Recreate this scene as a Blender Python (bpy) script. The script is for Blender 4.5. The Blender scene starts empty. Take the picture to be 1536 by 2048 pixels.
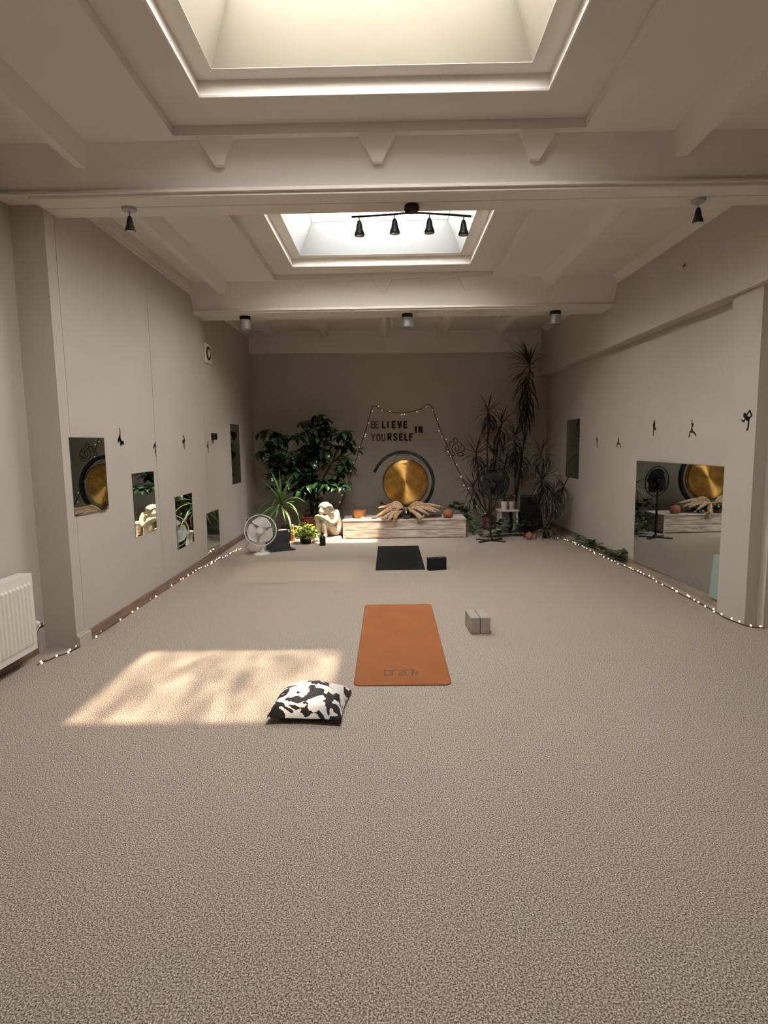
import bpy, bmesh, math, random
from mathutils import Vector, Matrix, Euler
import numpy as np
random.seed(7)
S = bpy.context.scene
COL = S.collection
# ------------------------------------------------------------------ camera
FOC, PITCH, YAW, ROLL, CAMH = 1171.5, 0.11775, 0.01055, -0.01483, 1.5125
cy, sy = math.cos(YAW), math.sin(YAW)
FW = Vector((-sy*math.cos(PITCH), cy*math.cos(PITCH), -math.sin(PITCH)))
RT0 = Vector((cy, sy, 0)); UP0 = RT0.cross(FW)
RT = RT0*math.cos(ROLL) + UP0*math.sin(ROLL); UP = UP0*math.cos(ROLL) - RT0*math.sin(ROLL)
CAM = Vector((0, 0, CAMH))
cd = bpy.data.cameras.new('camera'); co = bpy.data.objects.new('camera', cd); COL.objects.link(co)
cd.sensor_fit = 'VERTICAL'; cd.sensor_height = 36.0; cd.lens = FOC/2048*36.0; cd.clip_start = .05
M = Matrix.Identity(4)
for i in range(3):
    M[i][0] = RT[i]; M[i][1] = UP[i]; M[i][2] = -FW[i]; M[i][3] = CAM[i]
co.matrix_world = M
S.camera = co
# ------------------------------------------------------------------ light
W = bpy.data.worlds.new('world'); S.world = W; W.use_nodes = True
bg = W.node_tree.nodes['Background']
bg.inputs[0].default_value = (.98, .98, 1.0, 1); bg.inputs[1].default_value = 68.0
sd = bpy.data.lights.new('sun', 'SUN'); so = bpy.data.objects.new('sun', sd); COL.objects.link(so)
sd.energy = 16; sd.angle = math.radians(1.3); sd.color = (1.0, .84, .62)
SUNDIR = Vector((-.258, .208, -1.0)).normalized()
so.rotation_euler = SUNDIR.to_track_quat('-Z', 'Y').to_euler(); so.location = (3, -2, 9)
S.view_settings.view_transform = 'Standard'; S.view_settings.look = 'None'
S.view_settings.exposure = 0.25; S.view_settings.gamma = 1.0; S.view_settings.use_curve_mapping = False
S.cycles.max_bounces = 6; S.cycles.diffuse_bounces = 4; S.cycles.glossy_bounces = 3
S.cycles.use_adaptive_sampling = True; S.cycles.adaptive_threshold = .05; S.cycles.adaptive_min_samples = 16
S.cycles.transparent_max_bounces = 4; S.cycles.caustics_reflective = False; S.cycles.caustics_refractive = False
S.cycles.sample_clamp_indirect = 6.0

# ------------------------------------------------------------------ pixel -> place (photograph taken as 1536 x 2048)
def ray(x, y): return FW*FOC + RT*(x-768) + UP*(1024-y)
def hit(x, y, pt, n):
    d = ray(x, y); n = Vector(n); t = (Vector(pt)-CAM).dot(n)/d.dot(n); return CAM + d*t
def onz(x, y, z=0): return hit(x, y, (0, 0, z), (0, 0, 1))
def onx(x, y, X): return hit(x, y, (X, 0, 0), (1, 0, 0))
def ony(x, y, Y): return hit(x, y, (0, Y, 0), (0, 1, 0))

# ------------------------------------------------------------------ materials
def lin(c): return tuple(((v/255)/12.92 if v/255 <= .04045 else ((v/255+.055)/1.055)**2.4) for v in c) + (1,)
def mat(name, c, rough=.6, metal=0, var=0, scale=6, bump=0, bscale=60, spec=.5, emit=0, trans=0, coat=0, sub=None, stretch=None):
    m = bpy.data.materials.new(name); m.use_nodes = True; nt = m.node_tree; b = nt.nodes['Principled BSDF']
    b.inputs['Roughness'].default_value = rough; b.inputs['Metallic'].default_value = metal
    b.inputs['Specular IOR Level'].default_value = spec; b.inputs['Coat Weight'].default_value = coat
    L = lin(c); b.inputs['Base Color'].default_value = L
    if trans: b.inputs['Transmission Weight'].default_value = trans
    if emit:
        b.inputs['Emission Color'].default_value = L; b.inputs['Emission Strength'].default_value = emit
    if var or bump:
        tc = nt.nodes.new('ShaderNodeTexCoord'); mp = nt.nodes.new('ShaderNodeMapping')
        nt.links.new(tc.outputs['Object'], mp.inputs[0])
        if stretch: mp.inputs['Scale'].default_value = stretch
    if var:
        n = nt.nodes.new('ShaderNodeTexNoise'); n.inputs['Scale'].default_value = scale; n.inputs['Detail'].default_value = 2
        nt.links.new(mp.outputs[0], n.inputs['Vector'])
        r = nt.nodes.new('ShaderNodeValToRGB')
        d = lin(sub) if sub else tuple(v*(1-var) for v in L[:3]) + (1,)
        u = L if sub else tuple(min(1, v*(1+var)) for v in L[:3]) + (1,)
        r.color_ramp.elements[0].color = d; r.color_ramp.elements[1].color = u
        r.color_ramp.elements[0].position = .35; r.color_ramp.elements[1].position = .65
        nt.links.new(n.outputs[0], r.inputs[0]); nt.links.new(r.outputs[0], b.inputs['Base Color'])
    if bump:
        n2 = nt.nodes.new('ShaderNodeTexNoise'); n2.inputs['Scale'].default_value = bscale; n2.inputs['Detail'].default_value = 1
        nt.links.new(mp.outputs[0], n2.inputs['Vector'])
        bp = nt.nodes.new('ShaderNodeBump'); bp.inputs['Strength'].default_value = bump; bp.inputs['Distance'].default_value = .01
        nt.links.new(n2.outputs[0], bp.inputs['Height']); nt.links.new(bp.outputs[0], b.inputs['Normal'])
    return m
MT = {}
MT['wall'] = mat('wall_paint', (194, 186, 174), .75, var=.03, scale=1.3, bump=.12, bscale=9)
MT['ceil'] = mat('ceiling_paint', (228, 221, 211), .7, var=.03, scale=1.1, bump=.15, bscale=7)
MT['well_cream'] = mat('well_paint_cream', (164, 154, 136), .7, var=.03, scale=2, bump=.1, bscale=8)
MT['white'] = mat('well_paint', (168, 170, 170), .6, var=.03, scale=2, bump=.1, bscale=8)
MT['shaft'] = mat('dark_shaft_lining', (84, 76, 66), .85, var=.1, scale=4)  # darkened so the unseen shaft scatters little light onto the far wall
MT['frame'] = mat('skylight_frame_paint', (214, 212, 204), .4)
MT['yellow'] = mat('skylight_pine_lining', (236, 205, 120), .5, var=.1, scale=8)
MT['base'] = mat('baseboard_wood', (130, 103, 86), .5, var=.3, scale=5, stretch=(20, 1, 20))
MT['base_r'] = mat('baseboard_pale_wood', (150, 132, 116), .55, var=.2, scale=5, stretch=(20, 1, 20))
MT['rad'] = mat('radiator_enamel', (236, 232, 220), .3)
MT['chrome'] = mat('chrome', (150, 148, 142), .25, 1)
MT['mirror'] = mat('mirror_silver', (205, 212, 208), .0, 1)
MT['mirror_edge'] = mat('mirror_edge_glass', (90, 110, 100), .15)
MT['glassgreen'] = mat('green_glass_sheet', (150, 172, 164), .12, 0, coat=.6)
MT['black'] = mat('black_plastic', (16, 15, 15), .45)
MT['blackm'] = mat('black_matte', (13, 13, 13), .8, bump=.1, bscale=200)
MT['vinyl'] = mat('black_vinyl', (14, 10, 9), .5)
MT['vinyl_g'] = mat('grey_brown_vinyl', (98, 88, 74), .35, .3)
MT['metal'] = mat('brushed_metal', (176, 178, 176), .38, .55)
MT['dmetal'] = mat('dark_metal', (62, 56, 52), .4, .8)
MT['lens'] = mat('lamp_glass', (190, 190, 190), .1, .6)
MT['letter'] = mat('dark_letter_foam', (20, 14, 12), .6)
MT['wire'] = mat('wire_brown', (58, 42, 26), .6)
MT['bulb'] = mat('fairy_bulb', (255, 232, 200), .3, emit=1.3)
MT['bulb_off'] = mat('fairy_bulb_dim', (240, 222, 190), .25, emit=.7)
for k in ('bulb', 'bulb_off'): MT[k].cycles.emission_sampling = 'NONE'     # tiny lamps: seen, too weak to be worth sampling
MT['cork'] = mat('tan_mat_leather', (138, 82, 42), .8, spec=.2, var=.06, scale=3, bump=.1, bscale=150)
MT['logo'] = mat('mat_print_brown', (70, 30, 12), .7)
MT['corkrim'] = mat('mat_rim', (96, 52, 28), .8)
MT['matblack'] = mat('black_mat_rubber', (13, 14, 14), .9, var=.1, scale=30, spec=.15)
MT['block'] = mat('grey_foam', (166, 158, 146), .85, var=.04, scale=40, bump=.1, bscale=300)
MT['blockblack'] = mat('black_foam', (8, 8, 8), .85)
MT['altar'] = mat('whitewashed_plank', (226, 214, 200), .7, var=.3, scale=2.2, stretch=(2, 14, 14), sub=(172, 150, 134), bump=.2, bscale=14)
MT['altar_d'] = mat('altar_dark_board', (92, 70, 54), .8)  # one even dark brown for the carcass behind the planks
MT['stone'] = mat('cream_stone', (186, 175, 158), .85, var=.14, scale=22, bump=.4, bscale=40)
MT['white_pl'] = mat('white_plastic', (244, 244, 240), .35)
MT['greyguard'] = mat('fan_guard_wire', (190, 190, 186), .4)
MT['terra'] = mat('terracotta', (150, 90, 66), .75, var=.1, scale=12)
MT['amber'] = mat('amber_wood', (178, 116, 70), .55, var=.2, scale=10, stretch=(8, 1, 1))
MT['wicker'] = mat('wicker', (150, 82, 50), .7, var=.25, scale=40)
MT['pot_w'] = mat('white_ceramic', (226, 222, 214), .35)
MT['soil'] = mat('potting_soil', (40, 30, 24), .95, bump=.5)
MT['leaf'] = mat('glossy_leaf', (36, 64, 32), .28, var=.3, scale=6, coat=.2)
MT['leafy'] = mat('yucca_leaf', (86, 118, 60), .4, var=.25, scale=4)
MT['leafb'] = mat('variegated_leaf', (196, 206, 96), .4, sub=(84, 128, 44), var=.4, scale=26)
MT['leafd'] = mat('dracaena_leaf', (48, 44, 34), .5, var=.3, scale=8, sub=(56, 30, 28))
MT['leafp'] = mat('pothos_leaf', (60, 84, 44), .35, var=.3, scale=14, coat=.1)
MT['bark'] = mat('bark', (92, 74, 54), .9, var=.3, scale=20, bump=.5)
MT['pampas'] = mat('pampas_plume', (206, 176, 148), .95, var=.2, scale=30, sub=(166, 130, 106))
MT['pampas2'] = mat('pampas_plume_tan', (190, 156, 112), .95, var=.2, scale=30, sub=(150, 116, 84))
MT['candle'] = mat('candle_wax', (240, 226, 200), .5)
MT['darkglass'] = mat('dark_glass', (14, 20, 16), .08, coat=1)
MT['greenglass'] = mat('green_glass', (66, 96, 72), .1, coat=1)
MT['flower'] = mat('dark_red_petals', (120, 44, 44), .6)
MT['bag'] = mat('pale_blue_plastic', (196, 218, 224), .35, bump=.3)
MT['laptop'] = mat('laptop_dark', (26, 26, 27), .4)
MT['cable'] = mat('cable_grey', (60, 58, 54), .5)
MT['redcable'] = mat('red_cable', (120, 50, 40), .5)

def carpet():
    m = bpy.data.materials.new('carpet'); m.use_nodes = True; nt = m.node_tree; b = nt.nodes['Principled BSDF']
    b.inputs['Roughness'].default_value = .95; b.inputs['Specular IOR Level'].default_value = .1
    tc = nt.nodes.new('ShaderNodeTexCoord')
    n = nt.nodes.new('ShaderNodeTexNoise'); n.inputs['Scale'].default_value = 185; n.inputs['Detail'].default_value = 2; n.inputs['Roughness'].default_value = .6
    n2 = nt.nodes.new('ShaderNodeTexNoise'); n2.inputs['Scale'].default_value = 1.1; n2.inputs['Detail'].default_value = 3
    nt.links.new(tc.outputs['Object'], n.inputs['Vector']); nt.links.new(tc.outputs['Object'], n2.inputs['Vector'])
    r = nt.nodes.new('ShaderNodeValToRGB'); e = r.color_ramp.elements
    e[0].position = .35; e[0].color = lin((86, 72, 61)); e[1].position = .65; e[1].color = lin((232, 218, 204))
    k = e.new(.5); k.color = lin((166, 151, 137))
    nt.links.new(n.outputs[0], r.inputs[0])
    r2 = nt.nodes.new('ShaderNodeValToRGB'); r2.color_ramp.elements[0].color = (.93, .95, .93, 1); r2.color_ramp.elements[1].color = (1.0, .97, .96, 1)
    r2.color_ramp.elements[0].position = .35; r2.color_ramp.elements[1].position = .65
    nt.links.new(n2.outputs[0], r2.inputs[0])
    mx = nt.nodes.new('ShaderNodeMix'); mx.data_type = 'RGBA'; mx.blend_type = 'MULTIPLY'; mx.inputs[0].default_value = 1
    nt.links.new(r.outputs[0], mx.inputs[6]); nt.links.new(r2.outputs[0], mx.inputs[7]); nt.links.new(mx.outputs[2], b.inputs['Base Color'])
    bp = nt.nodes.new('ShaderNodeBump'); bp.inputs['Strength'].default_value = .5; bp.inputs['Distance'].default_value = .006
    nt.links.new(n.outputs[0], bp.inputs['Height']); nt.links.new(bp.outputs[0], b.inputs['Normal'])
    return m
MT['carpet'] = carpet()

def cushion_mat():
    m = bpy.data.materials.new('cushion_print'); m.use_nodes = True; nt = m.node_tree; b = nt.nodes['Principled BSDF']
    b.inputs['Roughness'].default_value = .8
    tc = nt.nodes.new('ShaderNodeTexCoord')
    v = nt.nodes.new('ShaderNodeTexVoronoi'); v.inputs['Scale'].default_value = 24; v.distance = 'CHEBYCHEV'; v.inputs['Randomness'].default_value = 1
    n = nt.nodes.new('ShaderNodeTexNoise'); n.inputs['Scale'].default_value = 9; n.inputs['Detail'].default_value = 1
    mxv = nt.nodes.new('ShaderNodeMix'); mxv.data_type = 'VECTOR'; mxv.inputs[0].default_value = .11
    nt.links.new(tc.outputs['Object'], n.inputs['Vector']); nt.links.new(tc.outputs['Object'], mxv.inputs[4]); nt.links.new(n.outputs['Color'], mxv.inputs[5])
    nt.links.new(mxv.outputs[1], v.inputs['Vector'])
    sep = nt.nodes.new('ShaderNodeSeparateColor'); nt.links.new(v.outputs['Color'], sep.inputs[0])
    r = nt.nodes.new('ShaderNodeValToRGB'); r.color_ramp.interpolation = 'CONSTANT'; e = r.color_ramp.elements
    e[0].color = lin((26, 20, 20)); e[1].position = .44; e[1].color = lin((236, 228, 222))
    nt.links.new(sep.outputs[0], r.inputs[0]); nt.links.new(r.outputs[0], b.inputs['Base Color'])
    return m
MT['cushion'] = cushion_mat()

def gong_mat():
    m = mat('gong_brass', (214, 158, 74), .3, 1); nt = m.node_tree; b = nt.nodes['Principled BSDF']
    b.inputs['Anisotropic'].default_value = .94; b.inputs['Anisotropic Rotation'].default_value = .25; b.inputs['Roughness'].default_value = .44
    t = nt.nodes.new('ShaderNodeTangent'); t.direction_type = 'RADIAL'; t.axis = 'Z'; nt.links.new(t.outputs[0], b.inputs['Tangent'])
    tc = nt.nodes.new('ShaderNodeTexCoord'); n = nt.nodes.new('ShaderNodeTexNoise'); n.inputs['Scale'].default_value = 9; n.inputs['Detail'].default_value = 4
    nt.links.new(tc.outputs['Object'], n.inputs['Vector'])
    r = nt.nodes.new('ShaderNodeValToRGB'); r.color_ramp.elements[0].color = lin((196, 148, 76)); r.color_ramp.elements[1].color = lin((222, 176, 98))
    r.color_ramp.elements[0].position = .38; r.color_ramp.elements[1].position = .66
    nt.links.new(n.outputs[0], r.inputs[0]); nt.links.new(r.outputs[0], b.inputs['Base Color'])
    w = nt.nodes.new('ShaderNodeTexWave'); w.wave_type = 'RINGS'; w.rings_direction = 'Z'; w.inputs['Scale'].default_value = 22; w.inputs['Distortion'].default_value = 1.5
    nt.links.new(tc.outputs['Object'], w.inputs['Vector'])
    bp = nt.nodes.new('ShaderNodeBump'); bp.inputs['Strength'].default_value = .08; bp.inputs['Distance'].default_value = .004
    nt.links.new(w.outputs[1], bp.inputs['Height']); nt.links.new(bp.outputs[0], b.inputs['Normal'])
    return m
MT['gong'] = gong_mat()

def pane_mat(name, lo, hi, wavy):
    # patterned roof glazing: lets light through with a ripple cast into the sheet
    m = bpy.data.materials.new(name); m.use_nodes = True; nt = m.node_tree; nt.nodes.clear()
    out = nt.nodes.new('ShaderNodeOutputMaterial'); tr = nt.nodes.new('ShaderNodeBsdfTransparent')
    tc = nt.nodes.new('ShaderNodeTexCoord'); mp = nt.nodes.new('ShaderNodeMapping')
    mp.inputs['Scale'].default_value = (5.5, 1.3, 1); mp.inputs['Rotation'].default_value = (0, 0, .5)
    n = nt.nodes.new('ShaderNodeTexNoise'); n.inputs['Scale'].default_value = 1.6; n.inputs['Detail'].default_value = 3; n.inputs['Distortion'].default_value = .8
    r = nt.nodes.new('ShaderNodeValToRGB'); r.color_ramp.elements[0].color = lo + (1,); r.color_ramp.elements[1].color = hi + (1,)
    r.color_ramp.elements[0].position = .5-wavy; r.color_ramp.elements[1].position = .5+wavy
    nt.links.new(tc.outputs['Object'], mp.inputs[0]); nt.links.new(mp.outputs[0], n.inputs['Vector'])
    nt.links.new(n.outputs[0], r.inputs[0]); nt.links.new(r.outputs[0], tr.inputs[0]); nt.links.new(tr.outputs[0], out.inputs[0])
    return m
MT['pane_a'] = pane_mat('rippled_glazing', (.19, .19, .19), (.76, .76, .76), .2)
MT['pane_b'] = pane_mat('clear_glazing', (.8, .8, .8), (.95, .95, .95), .3)

def opal_mat():
    m = bpy.data.materials.new('opal_glazing'); m.use_nodes = True; nt = m.node_tree; nt.nodes.clear()
    out = nt.nodes.new('ShaderNodeOutputMaterial'); tr = nt.nodes.new('ShaderNodeBsdfTransparent'); tl = nt.nodes.new('ShaderNodeBsdfTranslucent')
    tl.inputs[0].default_value = (.93, .95, .97, 1); mx = nt.nodes.new('ShaderNodeMixShader'); mx.inputs[0].default_value = .82
    nt.links.new(tr.outputs[0], mx.inputs[1]); nt.links.new(tl.outputs[0], mx.inputs[2]); nt.links.new(mx.outputs[0], out.inputs[0])
    return m
MT['pane_c'] = opal_mat()

# ------------------------------------------------------------------ mesh helpers
class MB:
    def __init__(s): s.v = []; s.f = []
    def add(s, vs, fs):
        o = len(s.v); s.v += [Vector(p) for p in vs]; s.f += [[i+o for i in f] for f in fs]; return s
    def box(s, lo, hi, M=None):
        x0, y0, z0 = lo; x1, y1, z1 = hi
        vs = [Vector(p) for p in ((x0,y0,z0),(x1,y0,z0),(x1,y1,z0),(x0,y1,z0),(x0,y0,z1),(x1,y0,z1),(x1,y1,z1),(x0,y1,z1))]
        if M: vs = [M @ p for p in vs]
        return s.add(vs, [(0,3,2,1),(4,5,6,7),(0,1,5,4),(1,2,6,5),(2,3,7,6),(3,0,4,7)])
    def hexa(s, bot, top):
        return s.add(list(bot)+list(top), [(0,3,2,1),(4,5,6,7),(0,1,5,4),(1,2,6,5),(2,3,7,6),(3,0,4,7)])
    def prism(s, poly, d):
        n = len(poly); d = Vector(d); vs = [Vector(p) for p in poly]; vs += [p+d for p in vs]
        return s.add(vs, [list(range(n))[::-1], list(range(n, 2*n))] + [(i, (i+1) % n, n+(i+1) % n, n+i) for i in range(n)])
    def lathe(s, prof, seg=24, c=(0,0,0), M=None, a0=0, a1=2*math.pi):
        c = Vector(c); n = len(prof); vs = []; fs = []; full = abs(a1-a0) > 6.28
        k = seg if full else seg+1
        for i in range(k):
            a = a0+(a1-a0)*i/seg
            for r, z in prof:
                p = Vector((r*math.cos(a), r*math.sin(a), z)); vs.append((M @ p if M else p)+c)
        for i in range(seg):
            j = (i+1) % k
            for q in range(n-1): fs.append((i*n+q, j*n+q, j*n+q+1, i*n+q+1))
        if full:
            if prof[0][0] > 1e-5: fs.append([i*n for i in range(k)][::-1])
            if prof[-1][0] > 1e-5: fs.append([i*n+n-1 for i in range(k)])
        return s.add(vs, fs)
    def tube(s, pts, r, seg=8, closed=False):
        pts = [Vector(p) for p in pts]; n = len(pts); rs = r if isinstance(r, (list, tuple)) else [r]*n
        vs = []; fs = []; ref = None
        for i, p in enumerate(pts):
            if closed: t = pts[(i+1) % n]-pts[i-1]
            else: t = pts[min(i+1, n-1)]-pts[max(i-1, 0)]
            t = t.normalized() if t.length > 1e-9 else Vector((0,0,1))
            if ref is None:
                ref = Vector((0,0,1)) if abs(t.z) < .9 else Vector((1,0,0))
            u = (ref - t*ref.dot(t)); u = u.normalized() if u.length > 1e-6 else t.orthogonal().normalized(); ref = u; w = t.cross(u)
            for k in range(seg):
                a = 2*math.pi*k/seg; vs.append(p + (u*math.cos(a)+w*math.sin(a))*rs[i])
        for i in range(n if closed else n-1):
            j = (i+1) % n
            for k in range(seg): fs.append((i*seg+k, i*seg+(k+1) % seg, j*seg+(k+1) % seg, j*seg+k))
        if not closed:
            fs.append(list(range(seg))[::-1]); fs.append([(n-1)*seg+k for k in range(seg)])
        return s.add(vs, fs)
    def ball(s, c, r, seg=16, rings=10, M=None):
        rx = (r, r, r) if not hasattr(r, '__len__') else r; vs = []; fs = []
        for i in range(rings+1):
            t = math.pi*i/rings
            for k in range(seg):
                a = 2*math.pi*k/seg; p = Vector((rx[0]*math.sin(t)*math.cos(a), rx[1]*math.sin(t)*math.sin(a), rx[2]*math.cos(t)))
                vs.append((M @ p if M else p) + Vector(c))
        for i in range(rings):
            for k in range(seg): fs.append((i*seg+k, (i+1)*seg+k, (i+1)*seg+(k+1) % seg, i*seg+(k+1) % seg))
        return s.add(vs, fs)
    def mesh(s, name, m, smooth=False, off=None, angle=40):
        me = bpy.data.meshes.new(name); vs = [p-off for p in s.v] if off is not None else s.v
        me.from_pydata([tuple(p) for p in vs], [], s.f); me.materials.append(MT[m] if isinstance(m, str) else m)
        bm = bmesh.new(); bm.from_mesh(me); bmesh.ops.remove_doubles(bm, verts=bm.verts, dist=1e-6)
        bmesh.ops.recalc_face_normals(bm, faces=bm.faces); bm.to_mesh(me); bm.free()
        if smooth:
            me.shade_smooth()
            me.set_sharp_from_angle(angle=math.radians(angle))
        return me
    def build(s, name, m, parent=None, smooth=False, off=None, bevel=0):
        if off is None and parent is not None and parent.get('_w'): off = Vector(parent['_w'])
        o = bpy.data.objects.new(name, s.mesh(name, m, smooth, off)); COL.objects.link(o)
        if parent is not None:
            o.parent = parent
        if bevel:
            b = o.modifiers.new('bevel', 'BEVEL'); b.width = bevel; b.segments = 2; b.limit_method = 'ANGLE'
        return o
def tag(o, label, cat, group=None):
    o['label'] = label; o['category'] = cat
    if group: o['group'] = group
    return o
def thing(name, label, cat, loc, group=None, world=True, rz=0):
    o = bpy.data.objects.new(name, None); COL.objects.link(o); o.location = loc; o.rotation_euler = (0, 0, rz); o.empty_display_size = .05
    if world: o['_w'] = tuple(loc)          # parts are written in room coordinates
    return tag(o, label, cat, group)
def single(mb, name, m, label, cat, base, group=None, smooth=False, bevel=0):
    o = mb.build(name, m, None, smooth, off=Vector(base), bevel=bevel); o.location = base; return tag(o, label, cat, group)
def struct(mb, name, m, parent=None, smooth=False, label=None, bevel=0):
    o = mb.build(name, m, parent, smooth, bevel=bevel)
    if parent is None:
        o['kind'] = 'structure'
        if label: o['label'] = label
    return o
def sempty(name, label, loc=(0,0,0)):
    o = bpy.data.objects.new(name, None); COL.objects.link(o); o.location = loc; o['kind'] = 'structure'; o['label'] = label; return o
def inst(me, name, parent, Mx):
    o = bpy.data.objects.new(name, me); COL.objects.link(o); o.parent = parent; o.matrix_basis = Mx; return o
def dupe(root, loc, label, rz=0):
    r = root.copy(); COL.objects.link(r); r.location = loc; r.rotation_euler = (0, 0, rz); r['label'] = label
    for ch in list(root.children):
        c = ch.copy(); COL.objects.link(c); c.parent = r
        for g in list(ch.children):
            d = g.copy(); COL.objects.link(d); d.parent = c
    return r
def smoothpath(pts, n=6):
    pts = [Vector(p) for p in pts]; out = []
    for i in range(len(pts)-1):
        p0 = pts[max(i-1, 0)]; p1 = pts[i]; p2 = pts[i+1]; p3 = pts[min(i+2, len(pts)-1)]
        for k in range(n):
            t = k/n
            out.append(.5*((2*p1)+(p2-p0)*t+(2*p0-5*p1+4*p2-p3)*t*t+(3*p1-p0-3*p2+p3)*t**3))
    out.append(pts[-1]); return out
def frame_to(d, up=Vector((0,0,1))):
    # matrix whose +X is d and +Z as near to up as can be
    x = Vector(d).normalized(); y = up.cross(x)
    if y.length < 1e-4: y = Vector((0,1,0))
    y.normalize(); z = x.cross(y); return Matrix((x, y, z)).transposed().to_4x4()

# ------------------------------------------------------------------ room shell
LX = -2.39; LXN = -2.63; YSTEP = 4.28; YBACK = -4.0
YL, YR = 10.42, 10.80                       # back wall left / right ends (it runs slightly askew)
def rx(Y): return 2.955-(Y-4.6)*.0150       # right wall face
def rs(Y): return rx(Y)-.10                 # soffit and pier face
ZC, ZP = 3.45, 3.51        # slab underside, raised panel underside
XRN = 3.30
yb = lambda X: YL+(X-LX)*(YR-YL)/(rx(YR)-LX)
fl = MB().box((-2.9, YBACK-.2, -.1), (3.6, 11.1, 0)); struct(fl, 'floor', 'carpet', label='speckled beige carpet over the whole floor')
wl = MB().prism([(LX, YSTEP, -.05), (LX, 10.95, -.05), (-2.85, 10.95, -.05), (-2.85, YSTEP, -.05)], (0, 0, 3.75)); struct(wl, 'wall_left', 'wall', label='pale beige wall hung with small mirrors')
wn = MB().box((-2.85, YBACK-.2, -.05), (LXN, YSTEP+.02, 3.7)); struct(wn, 'wall_left_near', 'wall', label='recessed beige wall behind the radiator')
wb = MB().prism([(LX-.1, yb(LX-.1), -.05), (3.2, yb(3.2), -.05), (3.2, 11.1, -.05), (LX-.1, 11.1, -.05)], (0, 0, 3.75)); struct(wb, 'wall_back', 'wall', label='shaded beige wall behind the gong and plants')
wr = MB().prism([(rx(4.55), 4.55, -.05), (3.5, 4.55, -.05), (3.5, 11.05, -.05), (rx(11.05), 11.05, -.05)], (0, 0, 3.75)); struct(wr, 'wall_right', 'wall', label='pale wall with the big floor mirror')
wrn = MB().box((XRN, YBACK-.2, -.05), (3.6, 4.7, 3.7)); struct(wrn, 'wall_right_near', 'wall', label='recessed wall beyond the pier')
wbk = MB().box((-2.9, YBACK-.2, -.05), (3.6, YBACK, 3.7)); struct(wbk, 'wall_front', 'wall', label='wall behind the viewer')
pier = MB().prism([(rs(4.63), 4.63, -.02), (3.45, 4.63, -.02), (3.45, 5.02, -.02), (rs(5.02), 5.02, -.02)], (0, 0, 2.72)); struct(pier, 'wall_pier', 'wall', label='square wall pier beside the big mirror')
sof = MB().prism([(rs(YBACK)-.05, YBACK-.1, 2.685), (3.58, YBACK-.1, 2.685), (3.58, 11.05, 2.65), (rs(11.05)-.05, 11.05, 2.65)], (0, 0, 1.0)); struct(sof, 'trim_soffit', 'wall', label='boxed-in downstand above the mirror wall')
bl = MB().box((LX, 4.44, 0), (LX+.018, 10.45, .085)); struct(bl, 'baseboard_left', 'base', label='brown wooden skirting under the small mirrors')
bln = MB().box((LX, YSTEP-.012, 0), (LX+.03, 4.44, .085)).box((LX, YSTEP-.012, .085), (LX+.012, 4.44, .10)); struct(bln, 'baseboard_corner', 'wall', label='painted skirting end at the wall corner')
blr = MB().box((LXN, YBACK, 0), (LXN+.02, 4.16, .10)); struct(blr, 'baseboard_radiator', 'base', label='dark brown skirting under the radiator')
brr = MB().prism([(rx(5.02), 5.02, 0), (rx(5.02)-.022, 5.02, 0), (rx(10.7)-.022, 10.7, 0), (rx(10.7), 10.7, 0)], (0, 0, .075)); struct(brr, 'baseboard_right', 'base_r', label='pale worn wooden skirting under the big mirror')
for i, y in enumerate((4.405, 6.01, 7.62)):
    t = MB().box((LX-.001, y, .086), (LX+.003, y+.018, 3.3)); struct(t, 'trim_seam_%d' % (i+1), 'wall', label='thin vertical joint cover on the mirror wall')
# ------------------------------------------------------------------ ceiling: slab, ribs, cross beams, skylight panels
BAYS = [(-.64, True), (2.66, True), (5.96, True), (8.50, False)]
PX0, PX1 = -1.335, 1.255        # raised panel between the outer ribs
RX0, RX1 = -1.08, .955          # recess
WX0, WX1 = -.97, .83            # foot of the light well
TX0, TX1 = -.80, .66            # head of the light well
RIBX = [-2.0, -1.08, -.05, .97, 1.92]
PL_ = 1.27                      # panel half length
BEAMS = [(-2.43, -2.13, 3.17), (.87, 1.19, 3.17), (4.15, 4.47, 3.17), (7.44, 7.83, 3.12)]
ceiling = sempty('ceiling', 'painted ribbed concrete ceiling with cross beams and roof openings')
holes = [(PX0, PX1, c-PL_, c+PL_) for c in (-.64, 2.66, 5.96)] + [(-.95, .85, 8.05, 8.85)]
slab = MB(); ys = [YBACK-.2] + [v for h in holes for v in (h[2], h[3])] + [11.1]
for i in range(len(ys)-1):
    if i % 2 == 0: slab.box((-2.9, ys[i], ZC), (3.6, ys[i+1], ZC+.2))
    else:
        h = holes[i//2]; slab.box((-2.9, ys[i], ZC), (h[0], ys[i+1], ZC+.2)).box((h[1], ys[i], ZC), (3.6, ys[i+1], ZC+.2))
slab.build('slab', 'ceil', ceiling)
def rib(x, y0, y1, zb=3.33, w=.10, cut0=0, cut1=0):
    # tapered rib along Y; cut0 / cut1 slope its ends
    MB().hexa([(x-.03, y0+cut0, zb), (x+.03, y0+cut0, zb), (x+.03, y1-cut1, zb), (x-.03, y1-cut1, zb)], [(x-w, y0, ZC+.01), (x+w, y0, ZC+.01), (x+w, y1, ZC+.01), (x-w, y1, ZC+.01)]).build('rib', 'ceil', ceiling)
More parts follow.
